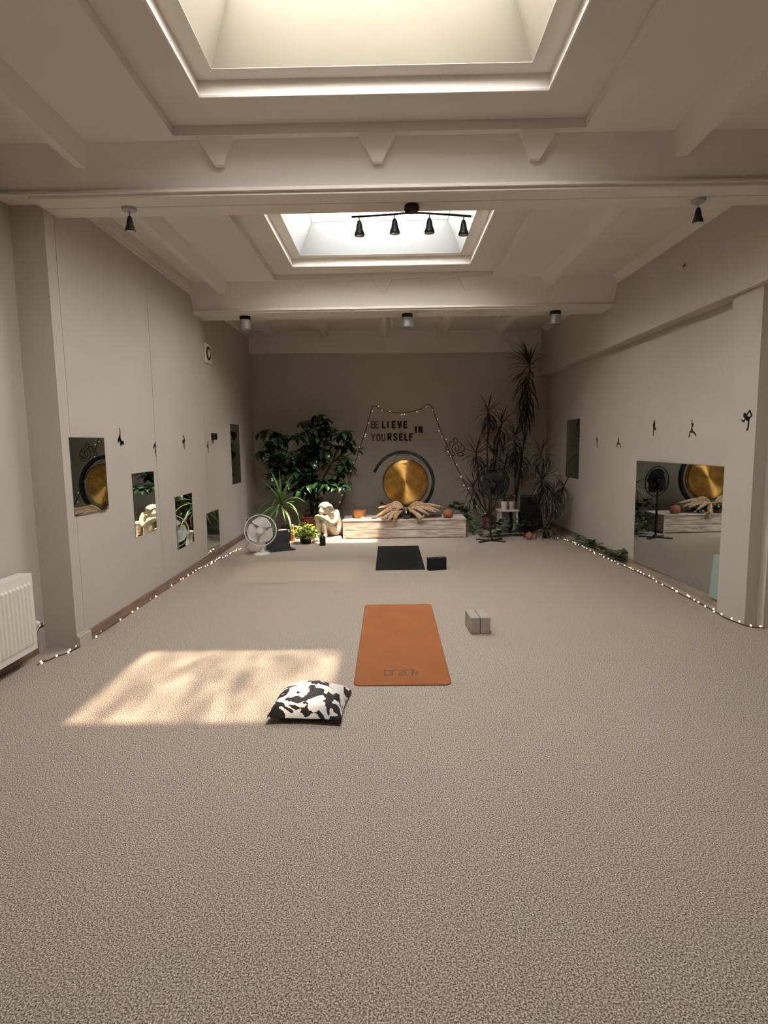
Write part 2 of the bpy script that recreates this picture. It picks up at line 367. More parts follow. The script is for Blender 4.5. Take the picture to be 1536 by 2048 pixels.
for i, (y0, y1, z) in enumerate(BEAMS):
    # trapezoid beam with splayed flanks, then two soffit boards with a joint between them
    MB().prism([(LXN-.05, y0-.18, ZC+.02), (LXN-.05, y0-.01, z+.045), (LXN-.05, y1+.01, z+.045), (LXN-.05, y1+.16, ZC+.02)], (6.3, 0, 0)).build('beam', 'ceil', ceiling)
    ym = y0+(y1-y0)*.47; x1 = 2.83
    MB().box((LX-.012, y0-.015, z), (x1+.1, ym-.003, z+.03)).build('beam_board', 'ceil', ceiling, bevel=.006)
    MB().box((LX-.012, ym+.003, z), (x1+.1, y1, z+.03)).build('beam_board', 'ceil', ceiling, bevel=.004)
    MB().prism([(LXN, y0-.04, z+.022), (LXN, y0-.04, z+.032), (LXN, y0+.01, z+.075), (LXN, y1, z+.075), (LXN, y1, z+.022)], (x1+.1-LXN, 0, 0)).build('beam_board', 'ceil', ceiling)
for k in range(3):
    y0, y1 = BEAMS[k][1], BEAMS[k+1][0]; c = BAYS[k][0]
    for x in (RIBX[0], RIBX[4]): rib(x, y0+.06, y1-.06)
    pf = c+PL_; pn = c-PL_
    for x in RIBX[1:4]:
        rib(x, pf+.001, y1-.04, 3.32, .125, cut0=.10); rib(x, y0+.04, pn-.001, 3.32, .125, cut1=.10)
    a, b = PX0-.05, PX1+.05
    if k == 0:
        MB().box((a, pn-.05, ZP), (b, pf+.05, ZP+.12)).build('skylight_panel', 'ceil', ceiling); continue
    ry0, ry1 = c-.74, c+.99
    p = MB()
    for q in ((a, pn-.05, RX0, pf+.05), (RX1, pn-.05, b, pf+.05), (RX0, pn-.05, RX1, ry0), (RX0, ry1, RX1, pf+.05)):
        p.box((q[0], q[1], ZP), (q[2], q[3], ZP+.13))
    p.build('skylight_panel', 'ceil', ceiling)
    p = MB()        # rounded plaster lip round the recess
    lip = [(RX0, ry0), (RX1, ry0), (RX1, ry1), (RX0, ry1)]
    for q in range(4):
        u = Vector((*lip[q], ZP+.012)); v = Vector((*lip[(q+1) % 4], ZP+.012)); p.tube([u, v], .014, 8)
    p.build('recess_lip', 'ceil', ceiling, smooth=True)
for x in RIBX: rib(x, 8.90 if -1.5 < x < 1.5 else 7.9, 10.4, 3.345)
kb = MB()
for a in ((-1.0, 8.0, .90, 8.05), (-1.0, 8.85, .90, 8.92), (-1.0, 8.05, -.95, 8.85), (.85, 8.05, .90, 8.85)): kb.box((a[0], a[1], 3.345), (a[2], a[3], ZC+.04))
kb.build('rib_shading_curb', 'ceil', ceiling)  # unseen curb added to keep the shaft's light off the ribs
MB().prism([(LX-.05, yb(LX)-.12, 3.07), (2.95, yb(2.95)-.12, 3.07), (2.95, 11.05, 3.07), (LX-.05, 11.05, 3.07)], (0, 0, .6)).build('end_beam', 'ceil', ceiling)
for (a, b) in ((4.47, 7.44), (7.83, 10.4)):
    MB().box((LX-.05, a, 3.36), (LX+.05, b, 3.6)).box((LX-.05, a, 3.325), (LX+.022, b, 3.365)).build('edge_trim', 'ceil', ceiling)
    MB().prism([(rs(a)-.03, a, 3.35), (rs(a)-.15, a, ZC+.02), (rs(a), a, ZC+.02)], (rs(b)-rs(a), b-a, 0)).build('cove', 'ceil', ceiling)
# skylights
def skylight(n, hole, wx, tx, y0, y1, t0, t1, pane, label, zf=3.61, zt=3.91):
    w = sempty('window_%d' % n, label)
    # shelf at the foot of the well
    hx0, hx1, hy0, hy1 = hole
    sh = MB()
    for a in ((hx0-.05, hy0-.05, wx[0], hy1+.05), (wx[1], hy0-.05, hx1+.05, hy1+.05), (wx[0], hy0-.05, wx[1], y0), (wx[0], y1, wx[1], hy1+.05)):
        sh.box((a[0], a[1], zf), (a[2], a[3], zf+.03))
    sh.build('shelf', 'ceil', w)
    B = [(wx[0], y0), (wx[1], y0), (wx[1], y1), (wx[0], y1)]; T = [(tx[0], t0), (tx[1], t0), (tx[1], t1), (tx[0], t1)]
    cx, cyy = (wx[0]+wx[1])/2, (y0+y1)/2
    grow = lambda p, d: (p[0]+math.copysign(d, p[0]-cx), p[1]+math.copysign(d, p[1]-cyy))
    for i in range(4):
        j = (i+1) % 4
        r = MB().hexa([(*B[i], zf+.002), (*B[j], zf+.002), (*grow(B[j], .08), zf+.02), (*grow(B[i], .08), zf+.02)], [(*T[i], zt), (*T[j], zt), (*grow(T[j], .08), zt), (*grow(T[i], .08), zt)])
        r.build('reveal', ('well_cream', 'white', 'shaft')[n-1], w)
    fr = MB(); g = .06
    for a in ((tx[0]-g, t0-g, tx[1]+g, t0), (tx[0]-g, t1, tx[1]+g, t1+g), (tx[0]-g, t0, tx[0], t1), (tx[1], t0, tx[1]+g, t1)):
        fr.box((a[0], a[1], zt-.01), (a[2], a[3], zt+.09))
    fr.build('frame', 'frame', w)
    f2 = MB()
    for a in ((tx[0]-g, t0-g, tx[1]+g, t0+.01), (tx[0]-g, t1-.01, tx[1]+g, t1+g), (tx[0]-g, t0, tx[0]+.01, t1), (tx[1]-.01, t0, tx[1]+g, t1)):
        f2.box((a[0], a[1], zt+.09), (a[2], a[3], zt+.115))
    f2.build('pine_lining', 'yellow', w)
    MB().box((tx[0]-.02, t0-.02, zt+.115), (tx[1]+.02, t1+.02, zt+.122)).build('pane', pane, w)
    ld = bpy.data.lights.new('skylight_portal', 'AREA'); ld.shape = 'RECTANGLE'; ld.size = tx[1]-tx[0]-.02; ld.size_y = t1-t0-.02; ld.cycles.is_portal = True
    lo = bpy.data.objects.new('skylight_portal', ld); COL.objects.link(lo); lo.location = ((tx[0]+tx[1])/2, (t0+t1)/2, zt+.105)
for n, c in ((1, 2.66), (2, 5.96)):
    skylight(n, (RX0, RX1, c-.74, c+.99), (WX0, WX1), (TX0, TX1), c-.64, c+.89, c-.45, c+.70, 'pane_a' if n < 2 else 'pane_c',
             ['cream splayed skylight well nearest the viewer', 'white splayed skylight well beyond the lamp bar'][n-1])
skylight(3, holes[3], (-.90, .72), (-.41, 1.20), 8.08, 8.80, 7.69, 8.41, 'pane_b', 'unseen roof shaft behind the far cross beam, deepened to narrow its light', 3.52, 5.40)  # unseen shaft, made deep and tilted along the sun to light the altar
# ------------------------------------------------------------------ mats, blocks, cushion
def rounded(x0, y0, x1, y1, r, z, n=6):
    out = []
    for cx, cyy, a in ((x1-r, y0+r, -90), (x1-r, y1-r, 0), (x0+r, y1-r, 90), (x0+r, y0+r, 180)):
        for k in range(n+1):
            t = math.radians(a+90*k/n); out.append((cx+r*math.cos(t), cyy+r*math.sin(t), z))
    return out
t = thing('yoga_mat', 'tan yoga mat with dark brown printed lettering on the carpet', 'yoga mat', (.065, 4.43, 0))
MB().prism(rounded(-.246, 3.51, .372, 5.36, .045, 0), (0, 0, .0045)).build('rim', 'corkrim', t)
MB().prism(rounded(-.242, 3.515, .368, 5.355, .043, .0042), (0, 0, .0018)).build('surface', 'cork', t)
def strokes(mb, pts, w, org, u, v, n, th):
    # one drawn line: short bars with round joints, lying on the plane org + u, v; th proud along n
    P = [org + u*a + v*b for a, b in pts]; nn = n*th
    for i in range(len(P)-1):
        w0 = w if not isinstance(w, (list, tuple)) else w[i]; w1 = w if not isinstance(w, (list, tuple)) else w[i+1]
        d = (P[i+1]-P[i])
        if d.length < 1e-6: continue
        d.normalize(); s = n.cross(d)
        mb.prism([P[i]-s*w0/2, P[i+1]-s*w1/2, P[i+1]+s*w1/2, P[i]+s*w0/2], nn)
    for i, p in enumerate(P):
        r = (w if not isinstance(w, (list, tuple)) else w[i])/2
        mb.prism([p+u*(r*math.cos(k*math.pi/4))+v*(r*math.sin(k*math.pi/4)) for k in range(8)], nn)
lg = MB(); U, V, N = Vector((1,0,0)), Vector((0,1,0)), Vector((0,0,1))
def g2(pts, w=.0075): strokes(lg, [(x/110*.345, y/30*.34) for x, y in pts], w, Vector((-.115, 3.535, .006)), U, V, N, .0006)
# characters as they stand in the picture (the word faces away from the viewer)
g2([(20.5,12),(20.5,19),(33.5,19),(33.5,12),(20.5,12)])
g2([(37,12),(37,19),(46,19)]); g2([(50,19),(60,19),(60,16),(51,14.5),(51,12),(61,12)])
g2([(64,12),(64,19)]); g2([(67,12),(79,12),(79,20),(67,20)]); g2([(72,16),(79,16)])
g2([(82,19.5),(82,15),(88,13),(88,17)]); g2([(88,16),(93,16)])
lg.build('printed_lettering', 'logo', t)
bmx = MB().prism(rounded(-.185, 6.86, .408, 8.48, .01, 0), (0, 0, .006))
single(bmx, 'yoga_mat', 'matblack', 'plain black yoga mat in front of the whitewashed altar', 'yoga mat', (.11, 7.67, 0))
def block(name, m, c, size, rz, label, group=None):
    sx, sy, sz = size; mb = MB().box((-sx/2, -sy/2, 0), (sx/2, sy/2, sz))
    o = mb.build(name, m, bevel=.007); o.location = c; o.rotation_euler = (0, 0, rz); return tag(o, label, 'yoga block', group)
block('yoga_block', 'block', (.652, 4.60, 0), (.075, .23, .135), .07, 'grey foam yoga block, the one nearer the tan mat', 'pair of grey yoga blocks')
block('yoga_block', 'block', (.733, 4.60, 0), (.075, .23, .135), .07, 'grey foam yoga block, farther from the tan mat', 'pair of grey yoga blocks')
block('yoga_block', 'blockblack', (.545, 6.86, 0), (.225, .08, .15), .22, 'black foam yoga block standing beside the black mat')
def cushion():
    mb = MB(); n = 18; h = .21; vs = []; fs = []
    for sgn in (1, -1):
        for i in range(n+1):
            for j in range(n+1):
                a = -1+2*i/n; b = -1+2*j/n; e = ((1-a*a)*(1-b*b))
                pinch = 1-.07*(1-abs(a)**2.2)*abs(b)**3 - .07*(1-abs(b)**2.2)*abs(a)**3
                z = (.112 if sgn > 0 else -.02)*(max(e, 0)**.38) + .008*math.sin(5*a+3*b)*e + .006*math.sin(9*b-4*a)*e
                x = a*h*(1-.07*(1-b*b)); y = b*h*(1-.07*(1-a*a))
                vs.append((x, y, max(z, -.02)+.024))
    q = (n+1)**2
    for s in (0, 1):
        for i in range(n):
            for j in range(n):
                f = [s*q+i*(n+1)+j, s*q+(i+1)*(n+1)+j, s*q+(i+1)*(n+1)+j+1, s*q+i*(n+1)+j+1]; fs.append(f)
    mb.add(vs, fs); me = mb.mesh('cushion', 'cushion', True, angle=60)
    o = bpy.data.objects.new('cushion', me); COL.objects.link(o); o.location = (-.47, 3.21, .002); o.rotation_euler = (math.radians(-3), 0, math.radians(-4))
    tag(o, 'square cushion with black and white abstract print', 'cushion')
cushion()
# ------------------------------------------------------------------ mirrors, radiator, wall pieces
def mirror_l(y0, y1, z0, z1, label, swing=0):
    t = thing('wall_mirror', label, 'mirror', (LX, (y0+y1)/2, z0), 'frameless mirrors on the beige walls')
    q = lambda y, d, z: (LX+d+swing*(y-y0), y, z)
    MB().hexa([q(y0,.0005,z0), q(y1,.0005,z0), q(y1,.004,z0), q(y0,.004,z0)], [q(y0,.0005,z1), q(y1,.0005,z1), q(y1,.004,z1), q(y0,.004,z1)]).build('backing', 'mirror_edge', t)
    a, b, c, d = y0+.002, y1-.002, z0+.002, z1-.002
    MB().hexa([q(a,.004,c), q(b,.004,c), q(b,.005,c), q(a,.005,c)], [q(a,.004,d), q(b,.004,d), q(b,.005,d), q(a,.005,d)]).build('glass', 'mirror', t)
mirror_l(4.38, 4.89, .991, 1.588, 'small mirror near the radiator, showing the gong', .029)
mirror_l(5.405, 5.91, .664, 1.262, 'small mirror stepping down, showing the statue')
mirror_l(6.454, 7.01, .35, .947, 'small mirror showing the white fan')
mirror_l(7.53, 8.07, .09, .63, 'lowest small mirror, touching the brown skirting')
mirror_l(8.87, 9.385, .915, 1.83, 'tall narrow mirror nearest the leafy tree')
def mirror_r(y0, y1, z0, z1, label, swing=0):
    t = thing('wall_mirror', label, 'mirror', (rx((y0+y1)/2), (y0+y1)/2, z0), 'frameless mirrors on the beige walls')
    q = lambda y, d, z: (rx(y)-d-swing*(y-y0), y, z)
    MB().hexa([q(y0,.004,z0), q(y1,.004,z0), q(y1,.0005,z0), q(y0,.0005,z0)], [q(y0,.004,z1), q(y1,.004,z1), q(y1,.0005,z1), q(y0,.0005,z1)]).build('backing', 'mirror_edge', t)
    MB().hexa([q(y0+.002,.005,z0+.002), q(y1-.002,.005,z0+.002), q(y1-.002,.004,z0+.002), q(y0+.002,.004,z0+.002)], [q(y0+.002,.005,z1-.002), q(y1-.002,.005,z1-.002), q(y1-.002,.004,z1-.002), q(y0+.002,.004,z1-.002)]).build('glass', 'mirror', t)
mirror_r(8.98, 9.60, .915, 1.83, 'tall dim mirror beside the spiky dragon plants')
mirror_r(5.022, 6.86, .078, 1.262, 'large mirror standing on the pale skirting beside the pier', swing=.0226)
g = MB(); q = lambda y, d, z: (rx(y)-d, y, z)
g.hexa([q(5.024,.045,.077), q(5.25,.045,.077), q(5.25,.037,.077), q(5.024,.037,.077)], [q(5.024,.018,.485), q(5.25,.018,.47), q(5.25,.010,.47), q(5.024,.010,.485)])
single(g, 'glass_sheet', 'glassgreen', 'small greenish glass sheet leaning against the big mirror', 'glass sheet', (rx(5.1), 5.13, .077))
# radiator
t = thing('radiator', 'white panel radiator with fluted front on the recessed wall', 'radiator', (-2.55, 3.3, .11))
XF = -2.50; Y0, Y1, Z0, Z1 = 2.5, 3.97, .11, .65
f = MB(); prof = [(Y0, 0)]; y = Y0+.03
per = .0405
while y+per < Y1-.015:
    prof += [(y, 0), (y+.010, .016), (y+per-.016, .016), (y+per-.006, 0)]; y += per
prof.append((Y1, 0)); n = len(prof)
rows = [(Z0, 0), (Z0+.045, 0), (Z0+.06, 1), (Z1-.075, 1), (Z1-.06, 0), (Z1-.012, 0)]
f.add([(XF-.001+d*k, yy, z) for z, k in rows for yy, d in prof], [(r*n+i, r*n+i+1, (r+1)*n+i+1, (r+1)*n+i) for r in range(len(rows)-1) for i in range(n-1)])
f.build('front_panel', 'rad', t)
MB().box((XF-.1, Y0, Z0), (XF-.012, Y1-.004, Z1-.02)).build('body', 'rad', t)
MB().box((XF-.1, Y1-.003, Z0-.003), (XF+.001, Y1+.003, Z1-.004)).build('side_cover', 'rad', t)
g = MB().box((XF-.1, Y0, Z1-.016), (XF-.002, Y1+.003, Z1-.001))
g.build('top_grille', 'rad', t, bevel=.003)
MB().box((LXN+.0015, 3.95, .30), (LXN+.035, 4.05, .40)).build('wall_bracket', 'rad', t)
v = MB().tube(smoothpath([(XF-.05, Y1-.02, .185), (XF-.05, 4.03, .185), (XF-.05, 4.06, .21), (XF-.05, 4.10, .235), (XF-.06, 4.14, .225)]), .011, 10)
v.build('pipe', 'chrome', t, smooth=True)
MB().lathe([(.0, 0), (.018, 0), (.02, .01), (.02, .045), (.015, .052), (0, .052)], 14, (XF-.05, 4.035, .235), Matrix.Rotation(.5, 3, 'Y')).build('valve_knob', 'rad', t, smooth=True)
MB().lathe([(0, 0), (.014, 0), (.014, .03), (0, .03)], 12, (XF-.06, 4.13, .215), Matrix.Rotation(-1.2, 3, 'X')).build('pipe_nut', 'chrome', t, smooth=True)
# sticker figures: drawn in picture points laid onto their wall
NL = Vector((1, 0, 0)); ULW = Vector((0, 1, 0)); ZV = Vector((0, 0, 1))
dR = Vector((-.0150, 1, 0)).normalized(); NR = Vector((-1, -.0150, 0)).normalized()
def figure(lines, heads, plane, n, u, label, name='yoga_figure_sticker', cat='wall sticker', group='yoga pose stickers', m='vinyl'):
    mb = MB(); allp = [hit(x, y, plane, n) for l, w in lines for x, y in l]
    base = min(allp, key=lambda p: p.z).copy(); org = Vector(plane)+n*.0004
    for l, w in lines:
        P = [hit(x, y, plane, n)-Vector(plane) for x, y in l]
        strokes(mb, [(p.dot(u), p.z) for p in P], w, Vector((org.x, org.y, plane[2])), u, ZV, n, .0015)
    for (x, y, r) in heads:
        p = hit(x, y, plane, n)+n*.0004
        mb.prism([p+u*(r*math.cos(k*math.pi/6))+ZV*(r*1.15*math.sin(k*math.pi/6)) for k in range(12)], n*.0016)
    return single(mb, name, m, label, cat, base, group)
PL = (LX, 0, 0)
figure([([(239,857),(240,866),(239.5,872)], .012), ([(239.5,872),(238,878),(236.5,882)], .03), ([(239,876),(241,881),(243,886)], .03), ([(243,886),(246,884),(246,888)], .025), ([(241,886),(241.5,890.5)], .022)], [], PL, NL, ULW, 'black handstand-like yoga sticker above the statue-showing mirror')
figure([([(307,896),(308,890),(310,893)], .02), ([(312,888),(313,892),(311,897)], .018), ([(311,893),(311,899),(310.5,904)], .024), ([(311.5,904),(312,912)], .014)], [(310.5,888,.02)], PL, NL, ULW, 'black arms-raised yoga sticker beside the thin wall joint')
figure([([(366,872),(368,875),(368.7,882)], .018), ([(368.6,880),(366.5,884)], .032), ([(368.7,884),(369.2,897)], .016), ([(366.3,886),(366.8,896)], .01)], [(366,884,.022)], PL, NL, ULW, 'black back-bending yoga sticker above the fan-showing mirror')
figure([([(415.4,884),(415.6,889)], .016), ([(415.6,889),(416.2,895)], .03), ([(415.4,890),(413,892),(415.8,895.5)], .014), ([(416,895),(416.8,906)], .016)], [], PL, NL, ULW, 'black tree-pose yoga sticker below the small wall speaker')
PR = (rx(0), 0, 0)
figure([([(1194,874),(1192.5,879),(1194,883)], .012), ([(1194,874),(1195.8,879),(1194,883)], .012), ([(1194,881),(1194.3,888)], .022), ([(1194.2,888),(1194.2,895)], .014)], [(1194,878.5,.012)], PR, NR, dR, 'faint slim yoga sticker nearest the tall dim mirror', m='vinyl_g')
figure([([(1237,875),(1236.5,882)], .012), ([(1236.8,880),(1237,886)], .03), ([(1237,886),(1234.5,888),(1233.5,894)], .018), ([(1237,886),(1240,889),(1241,895)], .018)], [], PR, NR, dR, 'small black lunging yoga sticker between tall mirror and big mirror')
figure([([(1308.7,845),(1308.4,848)], .02), ([(1308.4,848),(1308.2,851)], .05), ([(1308,851),(1307.8,855),(1308,858)], .028), ([(1308,856),(1311,858)], .03), ([(1307.6,858),(1307,864),(1306.8,871)], .018)], [(1308.8,842.8,.013)], PR, NR, dR, 'black tree-pose yoga sticker above the big mirror')
figure([([(1384.4,840),(1383.8,848),(1385,851)], .011), ([(1385,850),(1384,855),(1383.6,859)], .022), ([(1383.6,859),(1384.5,863)], .03), ([(1384,863),(1380,863.5),(1379.5,869),(1379.3,872),(1377.8,872.8)], .016), ([(1385,863),(1389,866),(1391.5,870.5)], .018)], [(1385.8,849.5,.016)], PR, NR, dR, 'black crescent-lunge yoga sticker above the big mirror by the pier')
PP = (rs(0), 0, 0)
figure([([(1499.7,821),(1494,829.5),(1491.5,833)], .014), ([(1499.7,821),(1503.5,830),(1502,833),(1498,836.5),(1495,838)], .016), ([(1491.5,831.5),(1493,836),(1497,838)], .036), ([(1491,837),(1489,840.5),(1488.5,843),(1484,840.5)], .014), ([(1497.6,838),(1497.5,846),(1496.5,855),(1495.5,858.5),(1493.8,859.5)], .018)], [(1489.7,830.3,.018)], PP, NR, dR, 'black dancer-pose yoga sticker on the square pier')
# small speaker and vent on the left wall
t = thing('wall_speaker', 'small black wall speaker with a short cable above a sticker', 'speaker', (LX, 7.95, 1.58))
MB().box((LX+.001, 7.90, 1.585), (LX+.06, 8.0, 1.675)).build('body', 'black', t, bevel=.01)
MB().tube([(LX+.012, 7.94, 1.585), (LX+.01, 7.945, 1.53)], .004, 6).build('cable', 'black', t)
t = thing('wall_vent', 'square pale wall vent with a round dark opening', 'vent', (LX, 7.9, 2.59))
MB().box((LX+.001, 7.78, 2.59), (LX+.018, 8.03, 2.84)).build('plate', 'ceil', t, bevel=.006)
Rv = Matrix.Rotation(math.pi/2, 3, 'Y')
MB().lathe([(.088, 0), (.09, .008), (.062, .010), (.06, 0)], 24, (LX+.018, 7.905, 2.715), Rv).build('opening_ring', 'black', t, smooth=True)
MB().lathe([(0, .016), (.05, .012), (.055, 0), (0, 0)], 20, (LX+.018, 7.905, 2.715), Rv).build('valve_disc', 'ceil', t, smooth=True)
t = thing('power_socket', 'white power socket low on the wall behind the fan', 'socket', (LX, 9.6, .23))
MB().box((LX+.001, 9.56, .23), (LX+.012, 9.64, .31)).build('plate', 'pot_w', t, bevel=.003)
MB().box((LX+.012, 9.58, .25), (LX+.05, 9.62, .29)).build('plug', 'black', t, bevel=.004)
hk = hit(1374, 530, (rs(0)-.05, 0, 0), NR)
h = MB().tube(smoothpath([hk+Vector((0, .02, .005)), hk+Vector((-.025, .02, 0)), hk+Vector((-.03, 0, -.02)), hk+Vector((-.03, -.03, .012))]), .0035, 6)
single(h, 'wall_hook', 'dmetal', 'tiny dark hook in the downstand above the mirror wall', 'hook', hk)
# ------------------------------------------------------------------ lamps
def spot_head(t, x, y, ztop, tilt=0):
    Mx = Matrix.Rotation(tilt, 3, 'Y')
    hd = MB().lathe([(0, 0), (.012, 0), (.016, -.012), (.022, -.035), (.024, -.055), (.034, -.080), (.037, -.094), (.034, -.10), (.030, -.099)], 18, (x, y, ztop), Mx).build('lamp_head', 'black', t, smooth=True)
    MB().lathe([(0, -.093), (.030, -.096), (.030, -.101), (0, -.108)], 16, Vector((x, y, ztop))-Vector(t['_w']), Mx).build('lens', 'lens', hd, smooth=True, off=Vector((0, 0, 0)))
def single_spot(x, y, z, label):
    t = thing('ceiling_spotlight', label, 'ceiling lamp', (x, y, z), 'spotlights under the first cross beam')
    MB().lathe([(0, -.018), (.045, -.018), (.05, -.012), (.05, 0), (0, 0)], 24, (x, y, z)).build('ceiling_plate', 'metal', t, smooth=True)
    MB().tube([(x, y, z-.015), (x, y, z-.062)], .006, 10).build('stem', 'metal', t, smooth=True)
    spot_head(t, x, y, z-.055)
single_spot(-1.80, 4.31, 3.17, 'single black spotlight under the first beam near the radiator wall')
single_spot(2.19, 4.35, 3.17, 'single black spotlight under the first beam near the downstand')
t = thing('lamp_bar', 'dark bar with four black spotlights in front of the skylight', 'ceiling lamp', (.18, 4.35, 3.17))
MB().lathe([(0, -.055), (.03, -.052), (.052, -.035), (.055, -.015), (.048, 0), (0, 0)], 24, (.18, 4.35, 3.17)).build('canopy', 'dmetal', t, smooth=True)
bar = smoothpath([(-.245, 4.35, 3.098), (.0, 4.35, 3.108), (.18, 4.35, 3.118), (.36, 4.35, 3.108), (.60, 4.35, 3.088)], 6)
MB().tube(bar, .008, 8).build('bar', 'dmetal', t, smooth=True)
for x, z in ((-.19, 3.10), (.06, 3.11), (.305, 3.11), (.545, 3.092)):
    MB().tube([(x, 4.35, z), (x, 4.35, z-.04)], .0055, 8).build('stem', 'metal', t, smooth=True)
    spot_head(t, x, 4.35, z-.03)
for x, y, lab in ((-1.80, 7.62, 'brushed metal cylinder lamp under the far beam near the leafy tree side'), (.25, 7.64, 'brushed metal cylinder lamp under the middle of the far beam'), (2.11, 7.62, 'brushed metal cylinder lamp under the far beam near the dragon plants')):
    t = thing('cylinder_lamp', lab, 'ceiling lamp', (x, y, 3.12), 'cylinder lamps under the far beam')
    MB().lathe([(.045, -.15), (.068, -.16), (.070, -.155), (.070, -.045), (.064, -.043)], 28, (x, y, 3.12)).build('shade', 'metal', t, smooth=True)
    MB().lathe([(0, -.05), (.066, -.05), (.068, -.045), (.068, 0), (0, 0)], 28, (x, y, 3.12)).build('cap', 'dmetal', t, smooth=True)
    MB().lathe([(0, -.148), (.046, -.148), (.046, -.14), (0, -.14)], 20, (x, y, 3.12)).build('lens', 'lens', t, smooth=True)
# ------------------------------------------------------------------ altar
AY0, AY1, AX0, AX1, AZ = 9.20, 9.80, -.756, 1.198, .300
t = thing('altar_bench', 'low whitewashed plank altar bench against the far wall', 'altar', ((AX0+AX1)/2, 9.5, 0))
MB().box((AX0+.02, AY0+.02, 0), (AX1-.02, AY1, AZ-.02)).build('carcass', 'altar_d', t)
for z0, z1 in ((.012, .134), (.142, AZ-.026)):
    MB().box((AX0+.034, AY0, z0), (AX1-.034, AY0+.022, z1)).build('front_plank', 'altar', t, bevel=.003)
    for sx in (AX0, AX1-.022):
        MB().box((sx, AY0+.034, z0), (sx+.022, AY1, z1)).build('side_plank', 'altar', t, bevel=.003)
for sx in (AX0, AX1-.034):
    MB().box((sx, AY0-.001, 0), (sx+.034, AY0+.033, AZ-.024)).build('corner_post', 'altar', t, bevel=.003)
for k in range(4):
    y0 = AY0-.006+k*(.606/4); MB().box((AX0-.006, y0, AZ-.022), (AX1+.006, y0+.606/4-.004, AZ)).build('top_plank', 'altar', t, bevel=.003)
# ------------------------------------------------------------------ gong
GC = ony(811, 965, 9.56); GR = .368
t = thing('gong_stand', 'dark open ring gong stand on the altar', 'gong stand', (GC.x-.03, 9.56, AZ))
rc = ony(806, 965, 9.60); RR = .495; pts = [rc+Vector((RR*math.cos(a), 0, RR*math.sin(a))) for a in [math.radians(160-i*(299/72)) for i in range(73)]]
rg = MB(); hw, hd = .026, .032; vs = []; fs = []
for i, p in enumerate(pts):
    r = (p-rc).normalized(); vs += [p-r*hw+Vector((0,-hd,0)), p+r*hw+Vector((0,-hd,0)), p+r*hw+Vector((0,hd,0)), p-r*hw+Vector((0,hd,0))]
for i in range(len(pts)-1):
    for k in range(4): fs.append((i*4+k, i*4+(k+1) % 4, (i+1)*4+(k+1) % 4, (i+1)*4+k))
fs += [(0,1,2,3), tuple((len(pts)-1)*4+k for k in (3,2,1,0))]
rg.add(vs, fs).build('ring', 'blackm', t, bevel=.004)
MB().box((rc.x-.10, 9.46, AZ), (rc.x+.20, 9.74, AZ+.035)).build('foot', 'black', t, bevel=.005)
MB().prism([(rc.x-.02, 9.575, AZ+.03), (rc.x+.16, 9.575, AZ+.03), (rc.x+.15, 9.575, rc.z-RR+.02), (rc.x, 9.575, rc.z-RR+.02)], (0, .05, 0)).build('post', 'black', t)
# gong built about its own axis, then stood up
def gong():
    root = thing('gong', 'large hammered brass gong hanging in the dark ring', 'gong', GC, world=False)
    prof = [(0, .006), (.03, .005), (.06, .002), (.16, -.001), (GR-.05, -.004), (GR-.012, -.010), (GR, -.022), (GR+.003, -.045), (GR-.002, -.048), (GR-.006, -.026), (GR-.05, -.010), (.06, -.006), (0, -.006)]
    d = MB().lathe(prof, 72).build('disc', 'gong', root, smooth=True); d.rotation_euler = (math.pi/2, 0, math.radians(4))
    e = MB(); 
    e.tube([(GR*1.002*math.cos(a), -.022, GR*1.002*math.sin(a)) for a in [k*math.pi/32 for k in range(64)]], .0055, 6, closed=True)
    e.build('dark_edge', 'dmetal', root, smooth=True)
    c = MB().tube([(-.20, .0, .30), (-.13, .04, RR-.052), (.05, .04, RR-.052), (.18, .0, .315)], .004, 6)
    c.build('cord', 'black', root)
gong()
# ------------------------------------------------------------------ lettering and lotus on the far wall
nB = Vector((rx(YR)-LX, YR-YL, 0)).normalized(); uB = nB.copy(); NB = Vector((uB.y, -uB.x, 0)); PB = Vector((LX, YL, 0))
def onb(x, y): return hit(x, y, PB, NB)
FS = {'B': [[(0,0),(0,1),(.6,1),(.62,.55),(0,.52)],[(.6,.52),(.66,.06),(0,0)]], 'E': [[(.6,1),(0,1),(0,0),(.6,0)],[(0,.5),(.5,.5)]], 'L': [[(0,1),(0,0),(.55,0)]], 'I': [[(0,1),(0,0)]],
      'V': [[(0,1),(.3,0),(.6,1)]], 'N': [[(0,0),(0,1),(.55,0),(.55,1)]], 'Y': [[(0,1),(.3,.5),(.6,1)],[(.3,.5),(.3,0)]], 'O': [[(0,.1),(0,.9),(.12,1),(.48,1),(.6,.9),(.6,.1),(.48,0),(.12,0),(0,.1)]],
      'U': [[(0,1),(0,.1),(.12,0),(.48,0),(.6,.1),(.6,1)]], 'R': [[(0,0),(0,1),(.5,1),(.58,.75),(.5,.5),(0,.5)],[(.25,.5),(.6,0)]], 'S': [[(.58,.9),(.45,1),(.12,1),(0,.85),(.05,.6),(.5,.42),(.6,.2),(.45,0),(.1,0),(0,.12)]], 'F': [[(.6,1),(0,1),(0,0)],[(0,.5),(.5,.5)]]}
p0 = onb(741, 882)
t = thing('wall_lettering', 'letters spelling BELIEVE IN YOURSELF above the gong', 'wall lettering', p0)
def letter(ch, x, ytop, ybot, w, m):
    # x, ytop, ybot in picture points on the far wall
    a = onb(x, ybot); b = onb(x, ytop); hgt = (b-a).length; mb = MB(); org = a+NB*.0005
    wid = (onb(x+w, ybot)-a).length
    for k, l in enumerate(FS[ch]):
        strokes(mb, [(px/.6*wid, py*hgt) for px, py in l], .027 if m == 'letter' else .018, org, uB, ZV, NB, .008)
    mb.build('letter', m, t)
